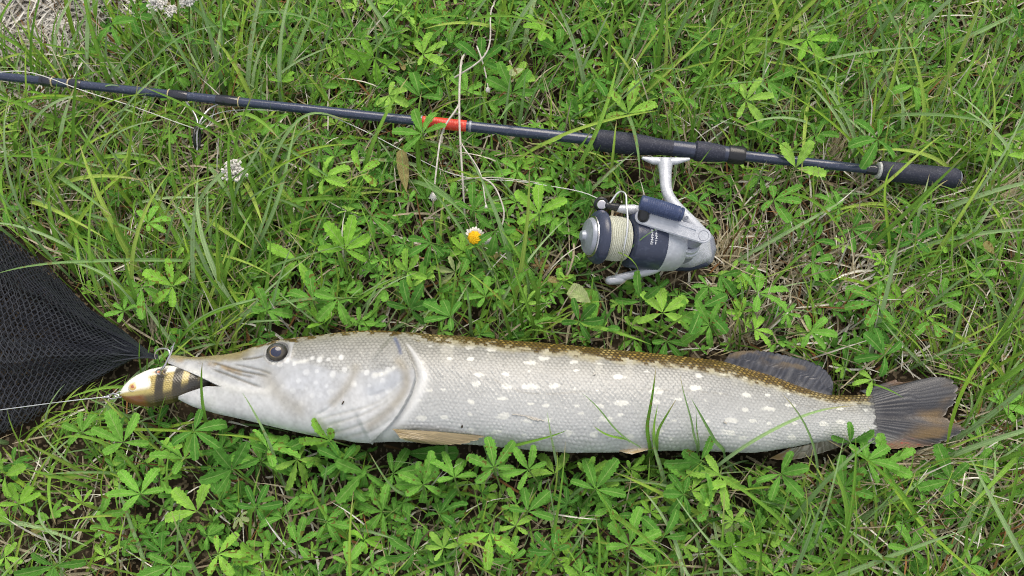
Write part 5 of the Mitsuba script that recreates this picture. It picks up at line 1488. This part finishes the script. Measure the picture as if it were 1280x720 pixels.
straw_tuft('combed pale straw tuft resting on the rod before the butt grip', (1030, 205), 1.15, .055, 46, .22, 1)
straw_tuft('straw tuft with reddish bases in the turf beyond the butt grip', (1085, 130), 1.4, .060, 60, .7, 2)
straw_tuft('flat bundle of whitish straw at the butt-side edge', (1200, 272), .25, .085, 40, .25, 3)
straw_tuft('upright straw tuft between reel and dorsal fin', (1075, 310), 1.5, .055, 46, .5, 4)
straw_tuft('straw sprays spread out below the tail fin', (1130, 572), .2, .08, 60, 1.1, 5)
straw_tuft('rusty straw tuft close behind the reel', (905, 330), 1.1, .05, 44, .8, 6)
straw_tuft('straw tuft beside the rod end near the net', (95, 165), 1.8, .05, 36, .8, 7)
straw_tuft('spiky pale straw spray between reel and dorsal fin base', (935, 430), 2.2, .05, 34, .9, 8)

# --- a grass spikelet and a few bits of chaff stuck to the flank
def on_flank(px, py):
    q = S(px, py)
    yc, h = fish_parts(q[0], None)
    return np.array([q[0], q[1], f_zc(q[0]) + f_th(q[0]) * math.sqrt(max(1 - ((q[1] - yc) / h) ** 2, 0)) + .0018])


sp = thing('grass_spikelet', 'tiny dry grass spikelet stuck to the flank behind the pectoral fin', 'seed head')
a_, b_ = on_flank(640, 519), on_flank(680, 527)
part(sp, 'stem', tube(spline(np.array([a_, (a_ + b_) / 2 + [0, .0008, .0006], b_]), 16), .00035, 6), 'dry_stem', smooth=True)
dd_ = (b_ - a_) / np.linalg.norm(b_ - a_)
part(sp, 'grain', cat([hull((a_ + (b_ - a_) * t, .0007), (a_ + (b_ - a_) * (t + .13) + np.array([0, o, .0004]), .0003)) for t, o in ((.5, .0011), (.56, -.0010), (.64, .0010), (.70, -.0009), (.8, .0004))]), 'dry_stem')
rg = np.random.default_rng(12)
for i_, (px, py, lab) in enumerate(((577, 532, 'dark speck of dirt on the flank above the pectoral fin'), (742, 470, 'small dry chaff flake below the middle of the back'), (905, 530, 'straw crumb on the belly ahead of the anal fin'), (430, 505, 'brown crumb of dirt on the gill cover'))):
    c_ = on_flank(px, py)
    d_ = np.array([rg.normal(), rg.normal(), 0]); d_ /= np.linalg.norm(d_)
    k_ = thing('dirt_crumb', lab, 'dirt')
    put(k_, hull((c_ - d_ * .0010, .0006), (c_ + d_ * .0012, .0004), (c_ + np.array([.0004, .0003, .0006]), .0005)), 'dry_stem' if i_ in (1, 2) else 'soil_mat', smooth=40)

# --- grey straw matting in the far net-side corner
r = np.random.default_rng(91)
n = 5200
c0 = P(36, 30, 0.)
x, y = c0[0] + r.normal(0, .056, n), c0[1] + r.normal(0, .036, n)
x[n // 3:] -= np.abs(r.normal(0, .06, n - n // 3)); y[n // 3:] += np.abs(r.normal(0, .05, n - n // 3))
cl = grow(x, y, r.uniform(0, 6.28, n), r.uniform(.010, .055, n), r.uniform(-.1, .45, n), r.uniform(.1, .7, n), r.normal(0, .5, n), s=5, z0=ground_z(x, y) + r.uniform(.002, .018, n))
cl = cl[~hits(cl)]
n = len(cl)
V, F, UV = strip(cl, r.uniform(.0005, .0014, n)[:, None] * np.array([.8, 1, 1, .8, .3])[None], np.floor(r.uniform(0, 256, n)))
mk = thing('straw_matting', 'grey-white broken straw matted on bare ground in the corner beyond the rod end', 'straw', kind='stuff')


def grey_straw(p, n, uv):
    k, a = _tint(uv)
    c = mikit.mix((0.30, 0.28, 0.25), (0.62, 0.60, 0.57), mikit.cell_rand(k, 17))
    return c * (0.75 + 0.5 * mikit.noise(a * 9, uv.y * 26, k))


scene['grey_straw_mat'] = {'type': 'twosided', 'b': {'type': 'diffuse', 'reflectance': mikit.proc(grey_straw)}}
put(mk, (V, F), 'grey_straw_mat', smooth=True, uv=UV)
